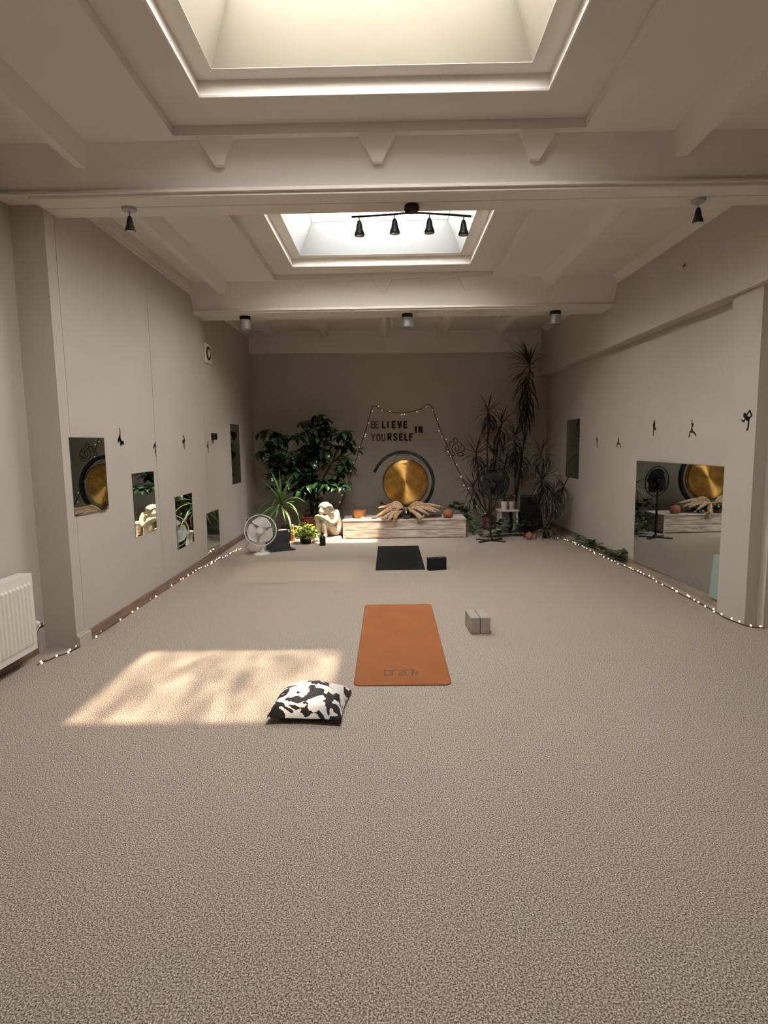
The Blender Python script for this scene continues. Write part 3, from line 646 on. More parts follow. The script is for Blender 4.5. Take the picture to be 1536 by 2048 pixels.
for i, ch in enumerate('BE'): letter(ch, 742.5+i*9, 843.5, 856, 6, 'vinyl_g')
for ch, x, w in (('L', 765.5, 5), ('I', 776, 1), ('E', 785, 5), ('V', 796, 6), ('E', 808.5, 5)): letter(ch, x, 843.5, 855.5, w, 'letter')
for i, ch in enumerate('YOU'): letter(ch, 743.5+i*10.2, 869, 881.5, 6, 'vinyl_g')
for ch, x, w in (('R', 776.5, 5.5), ('S', 788, 5.5), ('E', 799.5, 5), ('L', 810, 4.5), ('F', 819.5, 5)): letter(ch, x, 868, 880, w, 'letter')
letter('I', 832, 854, 865, 1, 'letter'); letter('N', 838, 854, 865, 6, 'letter')
lo = MB()
def lq(pts, w=.011):
    P = smoothpath([(885+x/30.72, 870+y/30.72, 0) for x, y in pts], 4)
    Q = [onb(p.x, p.y)-PB for p in P]; strokes(lo, [(q.dot(uB), q.z) for q in Q], w, PB+NB*.0005, uB, ZV, NB, .002)
for l in ([(780,130),(680,270),(700,430),(800,540),(900,460),(945,350),(900,270),(830,170)], [(800,540),(680,610),(600,720),(580,850),(620,1000),(780,1210)], [(890,590),(1000,720),(1010,850),(910,1030)], [(780,800),(800,920),(850,1020)],
          [(580,410),(480,390),(420,480),(430,610),(480,730)], [(320,530),(260,560),(245,600)], [(320,680),(190,740),(200,850),(330,970),(490,1030)], [(165,950),(210,1050)],
          [(450,1090),(270,1110),(260,1200),(300,1235),(450,1230),(590,1280),(740,1270)], [(1040,440),(1180,560),(1300,680),(1340,850),(1335,1010)], [(1190,570),(1110,730)], [(1320,940),(1180,1020),(860,1150)], [(860,1150),(1090,1070),(1230,1110),(1320,1190),(1200,1270),(1050,1300),(900,1240)]):
    lq(l)
single(lo, 'lotus_sticker', 'vinyl', 'black lotus outline drawn around a seated meditating figure', 'wall sticker', onb(912, 912))
# ------------------------------------------------------------------ string lights
def string(path, label, step, m, lift=.004, nrm=Vector((0,0,1)), wr=.0048, jit=.025, br=.0075):
    P = smoothpath(path, 8); t = thing('string_lights', label, 'string lights', P[0])
    MB().tube([p+nrm*lift for p in P], wr, 5).build('wire', 'wire', t)
    me = MB().ball((0,0,0), (br, br, br*1.2), 10, 6).mesh('bulb', m, True); acc = 0; rnd = random.Random(len(P))
    for a, b in zip(P[:-1], P[1:]):
        d = (b-a).length
        while acc < d:
            p = a.lerp(b, acc/d); dr = (b-a).normalized(); s = nrm.cross(dr).normalized()
            q = p + s*rnd.uniform(-jit, jit) + nrm*(br+rnd.uniform(0, .008)) + dr*rnd.uniform(-.02, .02)
            inst(me, 'bulb', t, Matrix.Translation(q-P[0])); acc += step*rnd.choice((.45, .8, 1.0, 1.35, 1.6))
        acc -= d
    return t
string([onz(x, y, .004) for x, y in ((75,1331),(84,1324),(95,1322),(112,1314),(128,1309),(146,1301),(170,1287),(205,1264),(240,1241),(275,1217),(310,1194),(345,1171),(378,1150),(402,1138),(425,1126),(448,1114),(470,1103),(480,1097))],
       'string of small lit bulbs along the brown skirting from the radiator', .07, 'bulb')
string([onz(x, y, .004) for x, y in ((1116,1078),(1140,1084),(1162,1093),(1185,1104),(1210,1115),(1236,1128),(1262,1139),(1290,1152),(1320,1167),(1350,1183),(1380,1198),(1405,1210),(1430,1224),(1450,1236),(1475,1246),(1500,1254),(1530,1257))],
       'string of small lit bulbs along the pale skirting under the big mirror', .085, 'bulb')
string([onb(x, y) for x, y in ((676,1024),(690,985),(705,940),(720,895),(734,852),(746,813),(764,820),(784,825),(804,826),(824,823),(843,817),(859,809),(870,832),(884,868),(900,905),(916,940),(932,972),(950,1004),(968,1026),(982,1040))],
       'string of tiny warm bulbs draped over two nails above the gong', .13, 'bulb_off', lift=.0095, nrm=NB, wr=.006, jit=.035, br=.0085)
# ------------------------------------------------------------------ white fan and laptop
def blade_mesh(R, m):
    n = 10; vs = []; fs = []
    for i in range(n+1):
        s = i/n; r = .025+(R-.025)*s
        w = math.radians(18+38*math.sin(min(1, s*1.15)*math.pi*.62)); c = math.radians(6+14*s)
        if s > .85: w *= math.sqrt(max(0, 1-((s-.85)/.16)**2))
        for j in range(7):
            t = -1+2*j/6; a = c+w*t; vs.append((r*math.cos(a), r*math.sin(a), .030*t*(1-.3*s)))
    for i in range(n):
        for j in range(6): fs.append((i*7+j, (i+1)*7+j, (i+1)*7+j+1, i*7+j+1))
    mb = MB().add(vs, fs); return mb.mesh('blade', m, True)
def guard(root, R, m, z0, z1, nw=30, rw=.0012, mr=None):
    # cage about local Z: rim ring, rim hoops and radial wires front and back
    g = MB(); mr = mr or m
    ring = lambda r, z: [(r*math.cos(k*math.pi/24), r*math.sin(k*math.pi/24), z) for k in range(48)]
    g.tube(ring(R, (z0+z1)/2), .007, 8, closed=True); o1 = g.build('rim', mr, root, smooth=True)
    w = MB()
    for k in range(nw):
        a = 2*math.pi*k/nw; ca, sa = math.cos(a), math.sin(a); b = a+.5
        for z in (z0, z1):
            w.tube([(.045*math.cos(b), .045*math.sin(b), z), (R*.55*math.cos(a+.2), R*.55*math.sin(a+.2), z*1.0), (R*.93*ca, R*.93*sa, z*.85), (R*ca, R*sa, (z0+z1)/2)], rw, 3)
    for r in (.35, .68):
        for z in (z0, z1): w.tube(ring(R*r, z), rw, 3, closed=True)
    o2 = w.build('guard', m, root); cap = MB().lathe([(0, z1+.006), (.04, z1+.004), (.046, z1-.002), (.046, z1-.008), (0, z1-.008)], 20).build('badge', mr, root, smooth=True)
    return [o1, o2, cap]
def fan_head(t, c, R, m, mg, ry, pitch=0, mb_=None):
    # head axis local +Z turned towards the viewer (-Y), then swung by ry
    Mx = Matrix.Translation(Vector(c)) @ Matrix.Rotation(ry, 4, 'Z') @ Matrix.Rotation(math.pi/2+pitch, 4, 'X')
    parts = guard(t, R, mg, -.055, .06, mr=m)
    mo = MB().lathe([(0, -.16), (.04, -.155), (.06, -.12), (.06, -.07), (.03, -.055), (0, -.055)], 20).build('motor', m, t, smooth=True)
    hub = MB().lathe([(0, .028), (.028, .022), (.034, -.015), (.034, -.03), (0, -.03)], 20).build('hub', m, t, smooth=True)
    me = blade_mesh(R*.86, mb_ or m); bl = []
    for k in range(3):
        bl.append(inst(me, 'blade', t, Matrix.Rotation(math.radians(60+120*k), 4, 'Z')))
    for o in parts+[mo, hub]+bl: o.matrix_basis = Mx @ o.matrix_basis
fc = onz(524, 1108); fc = Vector((fc.x, fc.y, 0)); hc = ony(522, 1060, fc.y)
t = thing('table_fan', 'white three-blade table fan standing on the carpet', 'fan', fc, world=False)
MB().lathe([(0, .022), (.03, .03), (.06, .026), (.10, .014), (.112, .006), (.112, 0), (0, 0)], 28).build('base', 'white_pl', t, smooth=True)
MB().lathe([(.034, .022), (.022, .05), (.018, .12), (.022, hc.z-.03), (.0, hc.z-.03)], 16, (0, .05, 0)).build('neck', 'white_pl', t, smooth=True)
fan_head(t, (hc.x-fc.x, -.04, hc.z), .215, 'white_pl', 'greyguard', math.radians(8), math.radians(-5))
MB().tube(smoothpath([(-.03, .10, .006), (-.18, .12, .006), (-.25, .3, .006), (-.36, .55, .006), (-.40, 1.0, .006), (-.5, 1.5, .006)]), .0035, 6).build('cable', 'cable', t)
lp = onz(545, 1100); t = thing('laptop', 'open dark laptop on the carpet behind the white fan', 'laptop', (-1.58, 8.30, 0), world=False, rz=math.radians(28))
MB().box((-.18, -.125, .002), (.18, .125, .018)).build('keyboard_base', 'laptop', t, bevel=.004)
sc = MB().box((-.18, 0, 0), (.18, .008, .25)).build('screen', 'black', t, bevel=.003); sc.location = (0, .115, .016); sc.rotation_euler = (math.radians(-14), 0, 0)
for r in range(4): MB().box((-.15, -.02+r*.028, .0182), (.15, .002+r*.028, .020)).build('key_row', 'blackm', t)
MB().box((-.05, -.11, .0181), (.05, -.045, .0188)).build('touchpad', 'blackm', t)
# ------------------------------------------------------------------ statue
def statue():
    # seated man hugging his knees, head bowed onto the arms; local -Y is where he faces; about 0.58 m tall
    parts = MB()
    def limb(pts, rs): parts.tube(smoothpath(pts, 5), [rs[min(i//5, len(rs)-2)]*(1-(i % 5)/5)+rs[min(i//5+1, len(rs)-1)]*((i % 5)/5) for i in range((len(pts)-1)*5+1)], 12)
    limb([(0, .17, .055), (0, .20, .15), (0, .17, .27), (0, .09, .375), (0, .05, .41)], [.115, .105, .105, .10, .05])   # back, curled forward
    parts.ball((0, .15, .08), (.125, .11, .08))
    for s in (-1, 1):
        limb([(s*.06, .12, .075), (s*.075, -.03, .22), (s*.07, -.115, .325)], [.075, .066, .05])    # thigh
        limb([(s*.07, -.115, .325), (s*.062, -.13, .18), (s*.06, -.115, .05)], [.052, .046, .032])    # shin
        limb([(s*.06, -.10, .032), (s*.065, -.19, .026), (s*.068, -.235, .02)], [.034, .032, .02])    # foot
        limb([(s*.115, .10, .37), (s*.165, .03, .28), (s*.15, -.06, .235)], [.052, .042, .036])        # upper arm
        limb([(s*.15, -.06, .235), (s*.10, -.14, .315), (s*.02, -.165, .355)], [.036, .032, .026])     # forearm over the knee
        for k in range(4): limb([(s*.03-s*.01*k, -.165, .36-.012*k), (-s*.02-s*.008*k, -.178, .35-.013*k), (-s*.05, -.172, .338-.014*k)], [.013, .0115, .009])
        parts.ball((s*.085, .105, .385), (.065, .06, .055))
    limb([(0, .05, .40), (0, .005, .425), (0, -.03, .44)], [.06, .058, .06])                               # neck
    parts.ball((0, -.045, .455), (.078, .092, .085), M=Matrix.Rotation(math.radians(-35), 3, 'X'))      # skull, face down
    parts.ball((0, -.115, .425), (.05, .04, .055), M=Matrix.Rotation(math.radians(-40), 3, 'X'))        # face
    parts.ball((0, -.15, .425), (.013, .018, .016))
    for s in (-1, 1): parts.ball((s*.077, -.045, .445), (.013, .02, .026))
    parts.ball((0, .015, .47), (.07, .06, .055)); 
    base = MB()
    me = parts.mesh('figure', 'stone', True)
    o = bpy.data.objects.new('figure', me); COL.objects.link(o)
    rm = o.modifiers.new('remesh', 'REMESH'); rm.mode = 'VOXEL'; rm.voxel_size = .0075; rm.use_smooth_shade = True
    sm = o.modifiers.new('smooth', 'SMOOTH'); sm.factor = .5; sm.iterations = 4
    t = thing('statue', 'cream stone statue of a seated figure hugging its knees', 'statue', (-1.0, 9.19, 0), world=False, rz=math.radians(-38))
    o.parent = t; o.location = (0, 0, .04)
    hr = MB()
    for i in range(9):          # combed hair locks over the skull
        a = math.radians(-75+150*i/8)
        hr.tube(smoothpath([(.085*math.sin(a)*.5, -.115, .495-.02*abs(math.sin(a))), (.088*math.sin(a), -.05, .485+.05*math.cos(a)), (.085*math.sin(a), .02, .46+.065*math.cos(a)), (.06*math.sin(a), .065, .415+.04*math.cos(a))], 4), [.02]*13, 8)
    h = hr.build('hair', 'stone', t, smooth=True); h.location = (0, 0, .045)
    pl = MB().lathe([(0, 0), (.235, 0), (.24, .012), (.225, .04), (.20, .048), (0, .05)], 28)
    p = pl.build('plinth', 'stone', t, smooth=True); p.scale = (.85, 1.1, 1); p.location = (0, 0, 0)
statue()
# ------------------------------------------------------------------ leaf meshes
def strap_leaf(name, L, w, droop, m, rise=0.0, n=7):
    # long narrow leaf along +X, arching down by droop, V-folded
    vs = []; fs = []; th = .0; x = z = 0; a = rise
    for i in range(n+1):
        s = i/n; ww = w*(.55+.9*s if s < .35 else (1.0-((s-.35)/.65)**1.6)*.865)+.0006
        vs += [(x, -ww, z+ww*.35), (x, 0, z), (x, ww, z+ww*.35)]
        a2 = a - droop*s; x += L/n*math.cos(a2); z += L/n*math.sin(a2); 
    for i in range(n):
        for j in range(2): fs.append((i*3+j, (i+1)*3+j, (i+1)*3+j+1, i*3+j+1))
    return MB().add(vs, fs).mesh(name, m, True, angle=80)
def broad_leaf(name, L, w, m, droop=.5, n=6, tip=1.0):
    vs = []; fs = []; x = z = 0
    for i in range(n+1):
        s = i/n; ww = w*math.sin(math.pi*min(1, s**.8*.98+.02))**.75*(1.0 if s < .6 else 1-.25*(s-.6)/.4)+.0008
        vs += [(x, -ww, z+ww*.28), (x, -ww*.5, z+ww*.08), (x, 0, z), (x, ww*.5, z+ww*.08), (x, ww, z+ww*.28)]
        a = .25-droop*s*2; x += L/n*math.cos(a); z += L/n*math.sin(a)
    for i in range(n):
        for j in range(4): fs.append((i*5+j, (i+1)*5+j, (i+1)*5+j+1, i*5+j+1))
    return MB().add(vs, fs).mesh(name, m, True, angle=80)
def heart_leaf(name, L, m):
    out = [(0, 0), (-.12, .22), (.02, .42), (.3, .46), (.65, .28), (1, 0), (.65, -.28), (.3, -.46), (.02, -.42), (-.12, -.22)]
    vs = [(x*L, y*L, .10*L*abs(y)-.12*L*x*x) for x, y in out] + [(.4*L, 0, -.03*L)]
    return MB().add(vs, [(i, (i+1) % 10, 10) for i in range(10)]).mesh(name, m, True, angle=80)
RND = random.Random(11)
def aim(p, az, el, sc=1.0, roll=0.0):
    d = Vector((math.cos(az)*math.cos(el), math.sin(az)*math.cos(el), math.sin(el)))
    return Matrix.Translation(p) @ frame_to(d) @ Matrix.Rotation(roll, 4, 'X') @ Matrix.Diagonal((sc, sc, sc, 1))
def inpoly(x, y, P):
    c = False
    for i in range(len(P)):
        (x1, y1), (x2, y2) = P[i], P[i-1]
        if (y1 > y) != (y2 > y) and x < (x2-x1)*(y-y1)/(y2-y1)+x1: c = not c
    return c
# ------------------------------------------------------------------ leafy tree
def tree():
    base = Vector((-1.33, 10.08, 0)); t = thing('umbrella_tree', 'tall dark glossy-leaved houseplant spreading beside the gong altar', 'houseplant', base)
    MB().lathe([(.0, 0), (.12, 0), (.16, .26), (.165, .28), (.15, .28), (.14, .25), (0, .25)], 24, base).build('pot', 'terra', t, smooth=True)
    sil = [(636,822),(659,828),(665,847),(708,866),(719,900),(709,919),(695,940),(698,977),(669,990),(640,985),(634,1000),(587,987),(547,986),(531,972),(545,934),(523,915),(510,908),(531,887),(522,861),(555,858),(584,853),(612,839)]
    gap = [(655,925),(672,925),(670,958),(655,958)]
    meshes = [broad_leaf('leaf', .215, .047, 'leaf', d) for d in (.25, .5, .8)]
    cl = []; tries = 0
    while len(cl) < 92 and tries < 9000:
        tries += 1; x = RND.uniform(508, 722); y = RND.uniform(822, 1000)
        if not inpoly(x, y+5, sil) or not inpoly(x-5, y, sil) or not inpoly(x+5, y, sil) or inpoly(x, y, gap): continue
        Y = RND.uniform(9.52, 10.12); p = ony(x, y, Y)
        if all((p-q).length > .115 for q in cl):
            p.x = max(p.x, LX+.2); cl.append(p)
    cl.sort(key=lambda p: p.y)
    # low clusters hanging in the sunlight
    low = [ony(x, y, Y) for x, y, Y in ((636,832,9.9),(648,840,9.8),(624,850,9.85),(657,856,9.8),(700,882,9.8),(711,900,9.85),(688,872,9.85),(640,860,9.7),(690,915,9.7),(696,938,9.75),(520,866,9.9),(518,905,9.8),(620,970,9.26),(632,1000,9.62),(629,1016,9.64),(676,972,9.24),(690,968,9.28),(655,968,9.25),(608,980,9.30),(640,962,9.30))]
    wood = MB()
    stems = [(base+Vector((dx, dy, .24)), base+Vector((dx*2.2, dy*1.5-.03, .75)), base+Vector((ex, dy, ez))) for dx, dy, ex, ez in ((-.04, .0, -.45, 1.15), (.05, .02, .35, 1.2), (.0, -.05, .05, 1.6))]
    for s in stems: wood.tube(smoothpath(s, 6), .017, 7)
    nodes = [q for s in stems for q in smoothpath(s, 6)[4:]]
    for p in low+cl:
        q = min(nodes, key=lambda k: (k-p).length+ (0.3 if k.z > p.z else 0)); mid = q.lerp(p, .55)+Vector((0, 0, -.03))
        wood.tube(smoothpath([q, mid, p], 3), [.008, .007, .007, .006, .005, .0045, .004], 5)
    wood.build('trunk', 'bark', t, smooth=True)
    off = Vector(t['_w']); cnt = 0; rest = MB()
    for p in low+cl:
        n = 7; a0 = RND.uniform(0, 6.28)
        for k in range(n):
            az = a0+k*6.28/n+RND.uniform(-.25, .25); el = RND.uniform(-.75, .25); sc = RND.uniform(.7, 1.08)
            if p.x < LX+.40 and math.cos(az) < -.2: az = math.pi-az
            if math.sin(az) > .4 and p.y > 9.98: az = -az
            Mx = aim(p-off, az, el, sc, RND.uniform(-.3, .3)); me = RND.choice(meshes)
            if cnt < 300: inst(me, 'leaf', t, Mx); cnt += 1
            else: rest.add([Mx @ v.co + off for v in me.vertices], [list(f.vertices) for f in me.polygons])
    o = rest.build('foliage', 'leaf', t, smooth=True); o['kind'] = 'stuff'
tree()
# ------------------------------------------------------------------ yucca and the pots round the statue
def yucca():
    base = Vector((-1.62, 9.22, 0)); t = thing('yucca', 'green strap-leaved yucca rising behind the laptop and fan', 'houseplant', base)
    MB().lathe([(0, 0), (.09, 0), (.12, .2), (.125, .22), (.112, .22), (.105, .19), (0, .19)], 22, base).build('pot', 'black', t, smooth=True)
    top = ony(563, 1008, 9.22); MB().tube([base+Vector((0, 0, .18)), Vector((base.x+.02, base.y, .35)), top], [.022, .02, .018], 8).build('stem', 'bark', t, smooth=True)
    ms = [strap_leaf('leaf', .66, .019, d, 'leafy', r) for d, r in ((.5, .1), (1.3, .15), (2.0, .2))]
    off = Vector(t['_w'])
    for k in range(34):
        az = k*2.4; lv = k/34; el = 1.25-1.75*lv+RND.uniform(-.12, .12)
        if math.cos(az) < -.6 and el < .5: az += .7
        inst(ms[0] if lv < .3 else RND.choice(ms[1:]), 'leaf', t, aim(top-off+Vector((0, 0, .05-.12*lv)), az, el, RND.uniform(.72, 1.0), RND.uniform(-.2, .2)))
yucca()
wp = onz(563, 1087); wp.y -= .1
t = thing('planter_pot', 'empty white tapered plant pot behind the laptop', 'pot', (wp.x+.03, 8.93, 0), world=False)
MB().lathe([(0, 0), (.055, 0), (.075, .17), (.085, .17), (.085, .20), (.075, .20), (.066, .03), (0, .03)], 24).build('body', 'pot_w', t, smooth=True)
MB().lathe([(0, .165), (.07, .165), (.07, .16), (0, .16)], 20).build('soil', 'soil', t)
t = thing('wicker_basket', 'red-brown wicker basket with handles beside the statue', 'basket', (-1.30, 9.60, 0), world=False)
bk = MB()
for r in range(16):
    z = .02+r*.02; R = .15+.012*math.sin(r*.2); k = 48
    bk.tube([((R+.006*(1 if (j+r) % 2 else -1))*math.cos(j*6.2832/k), (R+.006*(1 if (j+r) % 2 else -1))*math.sin(j*6.2832/k), z) for j in range(k)], .0105, 5, closed=True)
bk.build('weave', 'wicker', t, smooth=True)
MB().lathe([(0, .005), (.142, .005), (.148, .33), (.138, .33), (.13, .03), (0, .03)], 28).build('liner', 'wicker', t, smooth=True)
for a in (0.3, 3.44):
    c = Vector((math.cos(a)*.155, math.sin(a)*.155, .32)); d = Vector((-math.sin(a), math.cos(a), 0))
    MB().tube([c+d*(.05*math.cos(s))+Vector((0, 0, .045*math.sin(s))) for s in [k*math.pi/10 for k in range(11)]], .008, 7).build('handle', 'wicker', t, smooth=True)
MB().tube(smoothpath([(.10, -.14, .33), (.11, -.165, .2), (.10, -.16, .05)]), .007, 6).build('strap', 'pampas2', t)
t = thing('amber_lantern', 'small amber candle lantern between yucca pot and basket', 'lantern', (-1.53, 9.06, 0), world=False); t.scale = (.8, .8, .72)
MB().lathe([(0, 0), (.04, 0), (.04, .16), (.05, .165), (.05, .18), (.036, .19), (.03, .26), (.034, .30), (.034, .33), (0, .33)], 20).build('body', 'amber', t, smooth=True)
MB().lathe([(0, .33), (.022, .33), (.022, .365), (0, .365)], 14).build('candle', 'candle', t, smooth=True)
def bush():
    base = Vector((-1.30, 8.86, 0)); t = thing('variegated_plant', 'bushy yellow-green variegated plant at the statue foot', 'houseplant', base, world=False)
    MB().lathe([(0, 0), (.08, 0), (.10, .11), (.105, .12), (.095, .12), (.09, .10), (0, .10)], 20).build('pot', 'black', t, smooth=True)
    me = broad_leaf('leaf', .055, .017, 'leafb', .5, 4); w = MB()
    for k in range(230):
        th = RND.uniform(0, 6.28); ph = math.acos(RND.uniform(-.15, 1)); r = RND.uniform(.6, 1.0)
        p = Vector((.185*r*math.sin(ph)*math.cos(th), .16*r*math.sin(ph)*math.sin(th), .09+.21*r*math.cos(ph)+.02)); p.z = max(p.z, .02)
        inst(me, 'leaf', t, aim(p, th+RND.uniform(-.7, .7), RND.uniform(-.5, .7), RND.uniform(.7, 1.15), RND.uniform(-.4, .4)))
        if k % 5 == 0: w.tube([(0, 0, .09), p*.5+Vector((0, 0, .05)), p], .0025, 4)
    w.build('stems', 'leafy', t)
bush()
t = thing('bottle', 'short black bottle standing in front of the statue', 'bottle', (-1.015, 8.63, 0), world=False)
MB().lathe([(0, 0), (.042, 0), (.046, .006), (.046, .115), (.04, .135), (.022, .15), (.018, .155), (.018, .17), (0, .17)], 22).build('body', 'black', t, smooth=True)
MB().lathe([(0, .17), (.021, .168), (.022, .172), (.022, .195), (0, .197)], 18).build('cap', 'blackm', t, smooth=True)
bgm = MB(); rr = random.Random(5); bgm.ball((0, 0, .06), (.075, .055, .062), 14, 9)
for i, p in enumerate(bgm.v): bgm.v[i] = Vector((p.x*(1+rr.uniform(-.25, .2)), p.y*(1+rr.uniform(-.25, .2)), max(.001, p.z*(1+rr.uniform(-.2, .35)))))
o = bgm.build('plastic_bag', 'bag'); o.location = (-.855, 9.56, 0); tag(o, 'crumpled pale blue plastic bag between statue and altar', 'bag')
# ------------------------------------------------------------------ things on the altar
def on_altar(x, y): return Vector((x, y, AZ))
t = thing('wooden_bowl', 'round amber wooden bowl on the altar end near the statue', 'bowl', on_altar(-.50, 9.50), world=False)
MB().lathe([(0, 0), (.085, 0), (.098, .015), (.106, .11), (.108, .125), (.100, .125), (.09, .02), (0, .02)], 26).build('body', 'amber', t, smooth=True)
MB().lathe([(0, .09), (.085, .09), (.085, .085), (0, .085)], 22).build('filling', 'soil', t)
t = thing('tealight', 'white tealight candle in front of the wooden bowl', 'candle', on_altar(-.44, 9.34), world=False)
MB().lathe([(0, 0), (.03, 0), (.032, .028), (.028, .03), (0, .026)], 18).build('cup', 'candle', t, smooth=True)
MB().tube([(0, 0, .026), (.002, 0, .04)], .002, 5).build('wick', 'black', t)
t = thing('incense_holder', 'pale incense holder with an upright stick behind the bowl', 'incense holder', on_altar(-.60, 9.62), world=False)
MB().lathe([(0, 0), (.03, 0), (.025, .02), (0, .022)], 14).build('foot', 'black', t, smooth=True)
MB().tube([(0, 0, .02), (.005, 0, .22)], .003, 6).build('stick', 'bark', t)
t = thing('mallet', 'small dark-headed mallet with pale handle lying beside the tealight', 'mallet', on_altar(-.30, 9.33), world=False)
MB().tube([(-.09, 0, .012), (.0, 0, .012)], .010, 8).build('handle', 'pampas', t, smooth=True)
MB().tube([(0, 0, .014), (.085, .01, .014)], .014, 10).build('head', 'black', t, smooth=True)
t = thing('tealight', 'dark dish with a tealight under the gong', 'candle', on_altar(.05, 9.25), world=False)
MB().lathe([(0, 0), (.028, 0), (.032, .02), (.028, .022), (.022, .01), (0, .01)], 16).build('cup', 'greenglass', t, smooth=True)
MB().lathe([(0, .008), (.02, .008), (.02, .018), (0, .02)], 12).build('wax', 'candle', t)
o = MB().ball((0, 0, .076), .076, 24, 16).build('glass_sphere', 'darkglass', smooth=True); o.location = on_altar(.255, 9.285); tag(o, 'dark glass sphere under the gong amid the pampas', 'glass ball')
o = MB().ball((0, 0, .034), .034, 18, 12).build('glass_sphere', 'greenglass', smooth=True); o.location = on_altar(.535, 9.24); tag(o, 'small green glass ball in front of the dark sphere', 'glass ball')
t = thing('terracotta_vase', 'round terracotta vase on the altar end near the black fan', 'vase', on_altar(.93, 9.36), world=False)
MB().lathe([(0, 0), (.05, 0), (.075, .03), (.086, .07), (.07, .115), (.045, .135), (.045, .15), (.05, .155), (.04, .155), (.036, .13), (0, .12)], 26).build('body', 'terra', t, smooth=True)
MB().tube([(-.06, .0, .13), (-.045, 0, .15), (.045, 0, .15)], .006, 6).build('band', 'wire', t)
t = thing('red_dish', 'long low dark red dish beside the terracotta vase', 'dish', on_altar(.70, 9.46), world=False)
MB().prism(rounded(-.14, -.05, .14, .05, .04, 0), (0, 0, .035)).build('body', 'redcable', t, bevel=.004)
MB().prism(rounded(-.12, -.035, .12, .035, .03, .035), (0, 0, .002)).build('filling', 'soil', t)
t = thing('river_stone', 'dark flat stone beside the dish on the altar', 'stone', on_altar(.52, 9.34), world=False)
MB().ball((0, 0, .022), (.05, .035, .022), 16, 10).build('body', 'darkglass', t, smooth=True)
def pampas():
    c = Vector((.25, 9.41, AZ+.13)); t = thing('pampas_bouquet', 'bouquet of dried pampas plumes fanned out below the gong', 'dried bouquet', (.25, 9.41, AZ))
    tips = [((752,1034),9.24),((764,1039),9.22),((776,1042),9.2),((756,1016),9.32),((772,1012),9.4),((784,1006),9.46),((788,1046),9.18),((790,1024),9.30),((762,1026),9.28),
            ((846,1036),9.24),((858,1030),9.26),((872,1024),9.3),((866,1012),9.36),((884,1014),9.4),((842,1044),9.2),((850,1008),9.42),((880,1022),9.34)]
    rr = random.Random(3)
    for i, (px, Y) in enumerate(tips):
        e = ony(px[0], px[1], Y)
        over = e.z < AZ+.03
        if over: e = ony(px[0], px[1], 9.145)
        else: e.z = max(e.z, AZ+.05)
        s = c+Vector((0.02 if e.x > c.x else -.02, 0, rr.uniform(-.02, .03))); mid = s.lerp(e, .5)+Vector((0, -.01, .05)); P = smoothpath([s, Vector((s.lerp(e, .55).x, 9.27, AZ+.10)), Vector((s.lerp(e, .85).x, 9.155, AZ+.045)), e] if over else [s, mid, e], 7); n = len(P)
        mb = MB(); rad = [.006+.044*math.sin(math.pi*min(1, (k/(n-1))**1.1*.98+.02))**.8*(1 if k/(n-1) > .18 else .35) for k in range(n)]
        mb.tube(P, [r*.62 for r in rad], 7)
        for k in range(90):
            q = rr.uniform(.18, .98); j = min(int(q*(n-1)), n-2); p = P[j].lerp(P[j+1], q*(n-1)-j); d = (P[j+1]-P[j]).normalized()
            o = Vector((rr.gauss(0, 1), rr.gauss(0, 1), rr.gauss(0, 1))); o -= d*o.dot(d); o.normalize(); R = rad[j]
            a = p+o*R*.3; b = p+o*R*1.25+d*rr.uniform(.02, .05); w = d.cross(o)*.0022
            b.z = max(b.z, AZ+.004) if b.y > AY0-.012 else b.z
            mb.add([a-w, a+w, b], [(0, 1, 2)])
        mb.build('plume', 'pampas' if i % 3 else 'pampas2', t, smooth=True)
    MB().lathe([(0, -.128), (.04, -.128), (.03, -.02), (.04, .03), (0, .03)], 14, c).build('tied_stalks', 'pampas2', t, smooth=True)
pampas()
# ------------------------------------------------------------------ black stand fan
bf = onz(981, 1082); hz = ony(986, 968, bf.y)
t = thing('stand_fan', 'black pedestal fan on a crossed foot before the dragon plants', 'fan', (bf.x, bf.y, 0), world=False)
for a in (.62, -.62): 
    MB().box((-.24, -.022, 0), (.24, .022, .018), Matrix.Rotation(a, 4, 'Z')).build('foot_bar', 'black', t, bevel=.004)
MB().lathe([(0, .018), (.05, .018), (.045, .03), (.02, .05), (.018, .06), (0, .06)], 18).build('foot_hub', 'black', t, smooth=True)
MB().lathe([(0, .05), (.017, .05), (.017, hz.z*.6), (.012, hz.z*.6+.01), (.012, hz.z-.02), (0, hz.z-.02)], 14).build('pole', 'black', t, smooth=True)
MB().box((-.022, -.03, hz.z-.13), (.022, .03, hz.z-.02)).build('control_box', 'black', t, bevel=.006)
fan_head(t, (hz.x-bf.x, -.03, hz.z), .225, 'blackm', 'blackm', math.radians(-16), math.radians(4))
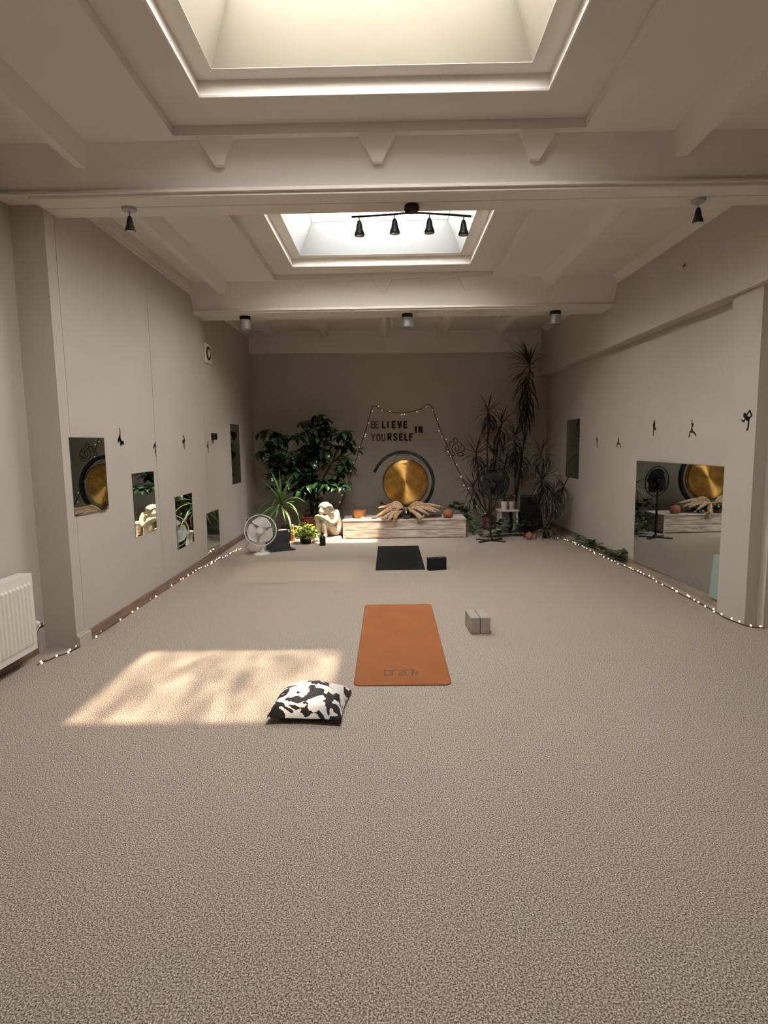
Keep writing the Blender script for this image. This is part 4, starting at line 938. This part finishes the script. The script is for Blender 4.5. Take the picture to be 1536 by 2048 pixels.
# ------------------------------------------------------------------ stool with pots, dark speaker cabinet
sp = Vector((1.955, 9.72, 0))
t = thing('stool', 'small white stool carrying two pots among the plants', 'stool', sp, world=False)
MB().prism(rounded(-.17, -.15, .17, .15, .03, .355), (0, 0, .024)).build('seat', 'pot_w', t, bevel=.004)
for sx in (-1, 1):
    for s2 in (-1, 1):
        MB().hexa([(sx*.145-.017, s2*.12-.017, 0), (sx*.145+.017, s2*.12-.017, 0), (sx*.145+.017, s2*.12+.017, 0), (sx*.145-.017, s2*.12+.017, 0)], [(sx*.13-.017, s2*.11-.017, .356), (sx*.13+.017, s2*.11-.017, .356), (sx*.13+.017, s2*.11+.017, .356), (sx*.13-.017, s2*.11+.017, .356)]).build('leg', 'pot_w', t)
for x, y, lab, m2, leafm in ((-.055, -.02, 'white ceramic pot on the stool, nearer the black fan', 'soil', 'leafp'), (.075, .0, 'cream ceramic pot of dark red flowers on the stool', 'soil', 'flower')):
    p = sp+Vector((x, y, .379)); t = thing('flower_pot', lab, 'pot', p, 'two pots on the stool', world=False)
    MB().lathe([(0, 0), (.045, 0), (.058, .13), (.06, .14), (.053, .14), (.048, .11), (0, .11)], 20).build('body', 'pot_w' if x < 0 else 'stone', t, smooth=True)
    MB().lathe([(0, .118), (.05, .118), (.05, .112), (0, .112)], 16).build('soil', 'soil', t)
    me = broad_leaf('petal' if x > 0 else 'leaf', .07, .018, leafm, .4, 4); st = MB()
    for k in range(26):
        a = k*2.4; q = Vector((.05*math.cos(a)*(k/26), .05*math.sin(a)*(k/26), .17+.07*RND.random())); st.tube([(0, 0, .115), q], .002, 4)
        inst(me, 'petal' if x > 0 else 'leaf', t, aim(q, a, RND.uniform(.0, .9), RND.uniform(.5, .75)))
    st.build('stems', 'leafp', t)
t = thing('speaker_cabinet', 'tall black loudspeaker cabinet behind the stool', 'loudspeaker', (2.36, 9.74, 0), world=False)
MB().box((-.16, -.15, 0), (.16, .15, .60)).build('cabinet', 'blackm', t, bevel=.006)
MB().box((-.145, -.157, .02), (.145, -.149, .58)).build('grille', 'black', t, bevel=.003)
for z, r in ((.20, .10), (.44, .055)): MB().lathe([(0, .008), (r*.4, .003), (r*.9, .010), (r, .012), (r, 0), (0, 0)], 24, (0, -.157, z), Matrix.Rotation(math.pi/2, 3, 'X')).build('driver', 'blackm', t, smooth=True)
# ------------------------------------------------------------------ dragon plants
DL = [strap_leaf('leaf', .42, .0115, d, 'leafd', r, 6) for d, r in ((.35, .0), (1.0, .1), (1.7, .15), (2.1, .1))]
def dragon(name, label, base, pot, heads, seedn, limit=298):
    rr = random.Random(seedn); t = thing('dragon_plant', label, 'houseplant', base, 'dragon plants in the shady corner'); off = Vector(base)
    R, H, m = pot; MB().lathe([(0, 0), (R*.75, 0), (R, H*.95), (R*1.05, H), (R*.92, H), (R*.88, H*.9), (0, H*.9)], 22, base).build('pot', m, t, smooth=True)
    MB().lathe([(0, H*.9), (R*.89, H*.9), (R*.89, H*.88), (0, H*.88)], 18, base).build('soil', 'soil', t)
    wood = MB(); cnt = 0
    for (x, y, Y, up, skirt, n, sc) in heads:
        c = ony(x, y, Y); b0 = Vector(base)+Vector((rr.uniform(-.04, .04), rr.uniform(-.04, .04), H*.85))
        mid = b0.lerp(c, .5)+Vector((rr.uniform(-.05, .05), rr.uniform(-.03, .03), -.03))
        wood.tube(smoothpath([b0, mid, c], 6), [.016]*4+[.013]*5+[.011]*4, 7)
        ax = (c-mid).normalized()
        for k in range(n):
            if cnt >= limit: break
            s = k/max(1, n-1); az = k*2.4+rr.uniform(-.3, .3)
            p = c-ax*(skirt*(s-.2)/.8) if s > .2 else c
            el = 1.25-1.3*(s/.3) if s < .3 else -.15-.75*(s-.3)/.7
            el += rr.uniform(-.15, .15); me = DL[0] if s < .22 else (DL[1] if s < .4 else DL[2+int(rr.random() > .5)])
            L = sc*rr.uniform(.8, 1.1)
            wx = p.x+.42*L*math.cos(az)
            if wx > (rs(p.y)-.05 if p.z > 2.2 else rx(p.y))-.06: az = math.pi-az
            if p.y+.42*L*math.sin(az) > yb(p.x)-(.18 if p.z > 2.6 else .05): az = -az
            inst(me, 'leaf', t, aim(p-off, az, el, L, rr.uniform(-.3, .3))); cnt += 1
    wood.build('canes', 'bark', t, smooth=True)
    return t
# heads: picture x, y, depth, -, length of the leaf skirt down the cane, leaves, size
dragon('a', 'tallest dragon plant, its top brushing the ceiling beam', (2.24, 10.36, 0), (.13, .24, 'black'), [(1060, 728, 10.15, 0, .85, 110, 1.12), (1030, 872, 10.1, 0, .4, 60, .95), (1045, 900, 10.2, 0, .35, 40, .95)], 1)
dragon('b', 'many-headed dragon plant spreading behind the black fan', (1.72, 10.08, 0), (.13, .22, 'terra'), [(976, 822, 10.0, 0, .22, 46, .95), (1003, 846, 10.1, 0, .3, 44, .9), (952, 906, 9.95, 0, .25, 48, 1.0), (988, 908, 10.05, 0, .3, 48, 1.0), (946, 976, 9.85, 0, .15, 36, .9), (1010, 930, 10.0, 0, .3, 36, .9)], 2)
dragon('c', 'low dragon plant with spreading roots beside the lit bulbs', (2.42, 9.05, 0), (.075, .16, 'black'), [(1082, 905, 9.25, 0, .18, 40, .8), (1083, 958, 9.15, 0, .22, 56, .95), (1128, 972, 9.10, 0, .1, 30, .75), (1106, 990, 9.05, 0, .16, 46, .85)], 3)
rt = MB(); rr = random.Random(9); base = Vector((2.42, 9.05, 0))
for k in range(14):
    a = k*.45; L = rr.uniform(.16, .30)
    if math.cos(a)*L+base.x > rx(9)-.05: L *= .6
    rt.tube(smoothpath([base+Vector((.06*math.cos(a), .06*math.sin(a), .14)), base+Vector((.13*math.cos(a), .13*math.sin(a), .11)), base+Vector((L*math.cos(a+.2), L*math.sin(a+.2), .02)), base+Vector(((L+.05)*math.cos(a+.3), (L+.05)*math.sin(a+.3), .006))], 4), [.010]*5+[.008]*4+[.005]*4, 6)
root_owner = [o for o in COL.objects if o.name.startswith('dragon_plant') and 'roots' in o.get('label', '')][0]
rt.build('roots', 'bark', root_owner, smooth=True)
t = thing('ceramic_gourd', 'small round brown gourd on the carpet near the roots', 'gourd', (2.13, 8.92, 0), world=False)
MB().lathe([(0, 0), (.035, .004), (.055, .035), (.058, .06), (.045, .09), (.02, .105), (.014, .12), (0, .122)], 20).build('body', 'terra', t, smooth=True)
MB().tube([(0, 0, .118), (-.015, 0, .14), (-.06, -.01, .13)], .006, 6).build('stalk', 'bark', t, smooth=True)
# ------------------------------------------------------------------ trailing pothos vines
HL = [heart_leaf('leaf', L, 'leafp') for L in (.075, .095, .115)]
def vine(label, path, n, spread, rise, seedn, pot=None, wall=None, sc=1.0):
    rr = random.Random(seedn); P = smoothpath(path, 6); t = thing('trailing_vine', label, 'houseplant', P[0]); off = P[0]
    MB().tube(P, .0045, 5).build('stem', 'leafp', t, smooth=True)
    for k in range(n):
        q = rr.uniform(0, len(P)-1.01); j = int(q); p = P[j].lerp(P[j+1], q-j)
        a = rr.uniform(0, 6.28); o = Vector((math.cos(a)*spread*rr.random(), math.sin(a)*spread*rr.random(), rise*rr.random()**1.5+.025))
        w = p+o
        if wall and w.x > wall(w.y)-.07: o.x = -abs(o.x)-.02
        inst(rr.choice(HL), 'leaf', t, aim(p-off+o, rr.uniform(0, 6.28), rr.uniform(-.1, .7), rr.uniform(.7, 1.1)*sc, rr.uniform(-.4, .4)))
    return t
vine('green trailing vine along the foot of the mirror wall', [onz(x, y, .012) for x, y in ((1156,1082),(1172,1090),(1190,1098),(1210,1106),(1228,1116),(1245,1122),(1256,1124))], 62, .075, .10, 4, wall=rx)
vine('dark trailing vine on the carpet under the stool', [Vector((x, y, .012)) for x, y in ((1.52, 9.22), (1.62, 9.18), (1.75, 9.28), (1.9, 9.35), (2.05, 9.25), (2.2, 9.4))], 95, .15, .26, 6)
vine('dark leafy vine growing up behind the altar end', [Vector((.98, 9.92, .25)), Vector((1.12, 9.93, .36)), Vector((1.27, 9.90, .30)), Vector((1.31, 9.75, .16)), Vector((1.34, 9.55, .05)), Vector((1.36, 9.42, .015))], 70, .10, .10, 8)
t = thing('floor_cable', 'thin dark red cable lying at the wall foot', 'cable', (2.5, 9.85, .006), world=False)
MB().tube(smoothpath([(-.15, .1, 0), (0, 0, 0), (.15, .02, 0), (.26, -.03, 0)]), .005, 6).build('cord', 'redcable', t, smooth=True)
tr = MB().prism([onb(684, 1013)+NB*.001, onb(760, 1011)+NB*.001, onb(760, 1014)+NB*.001, onb(684, 1016)+NB*.001], NB*.012); struct(tr, 'trim_back', 'wall', label='thin horizontal batten on the far wall behind the altar')
for o in bpy.data.objects:
    if '_w' in o: del o['_w']
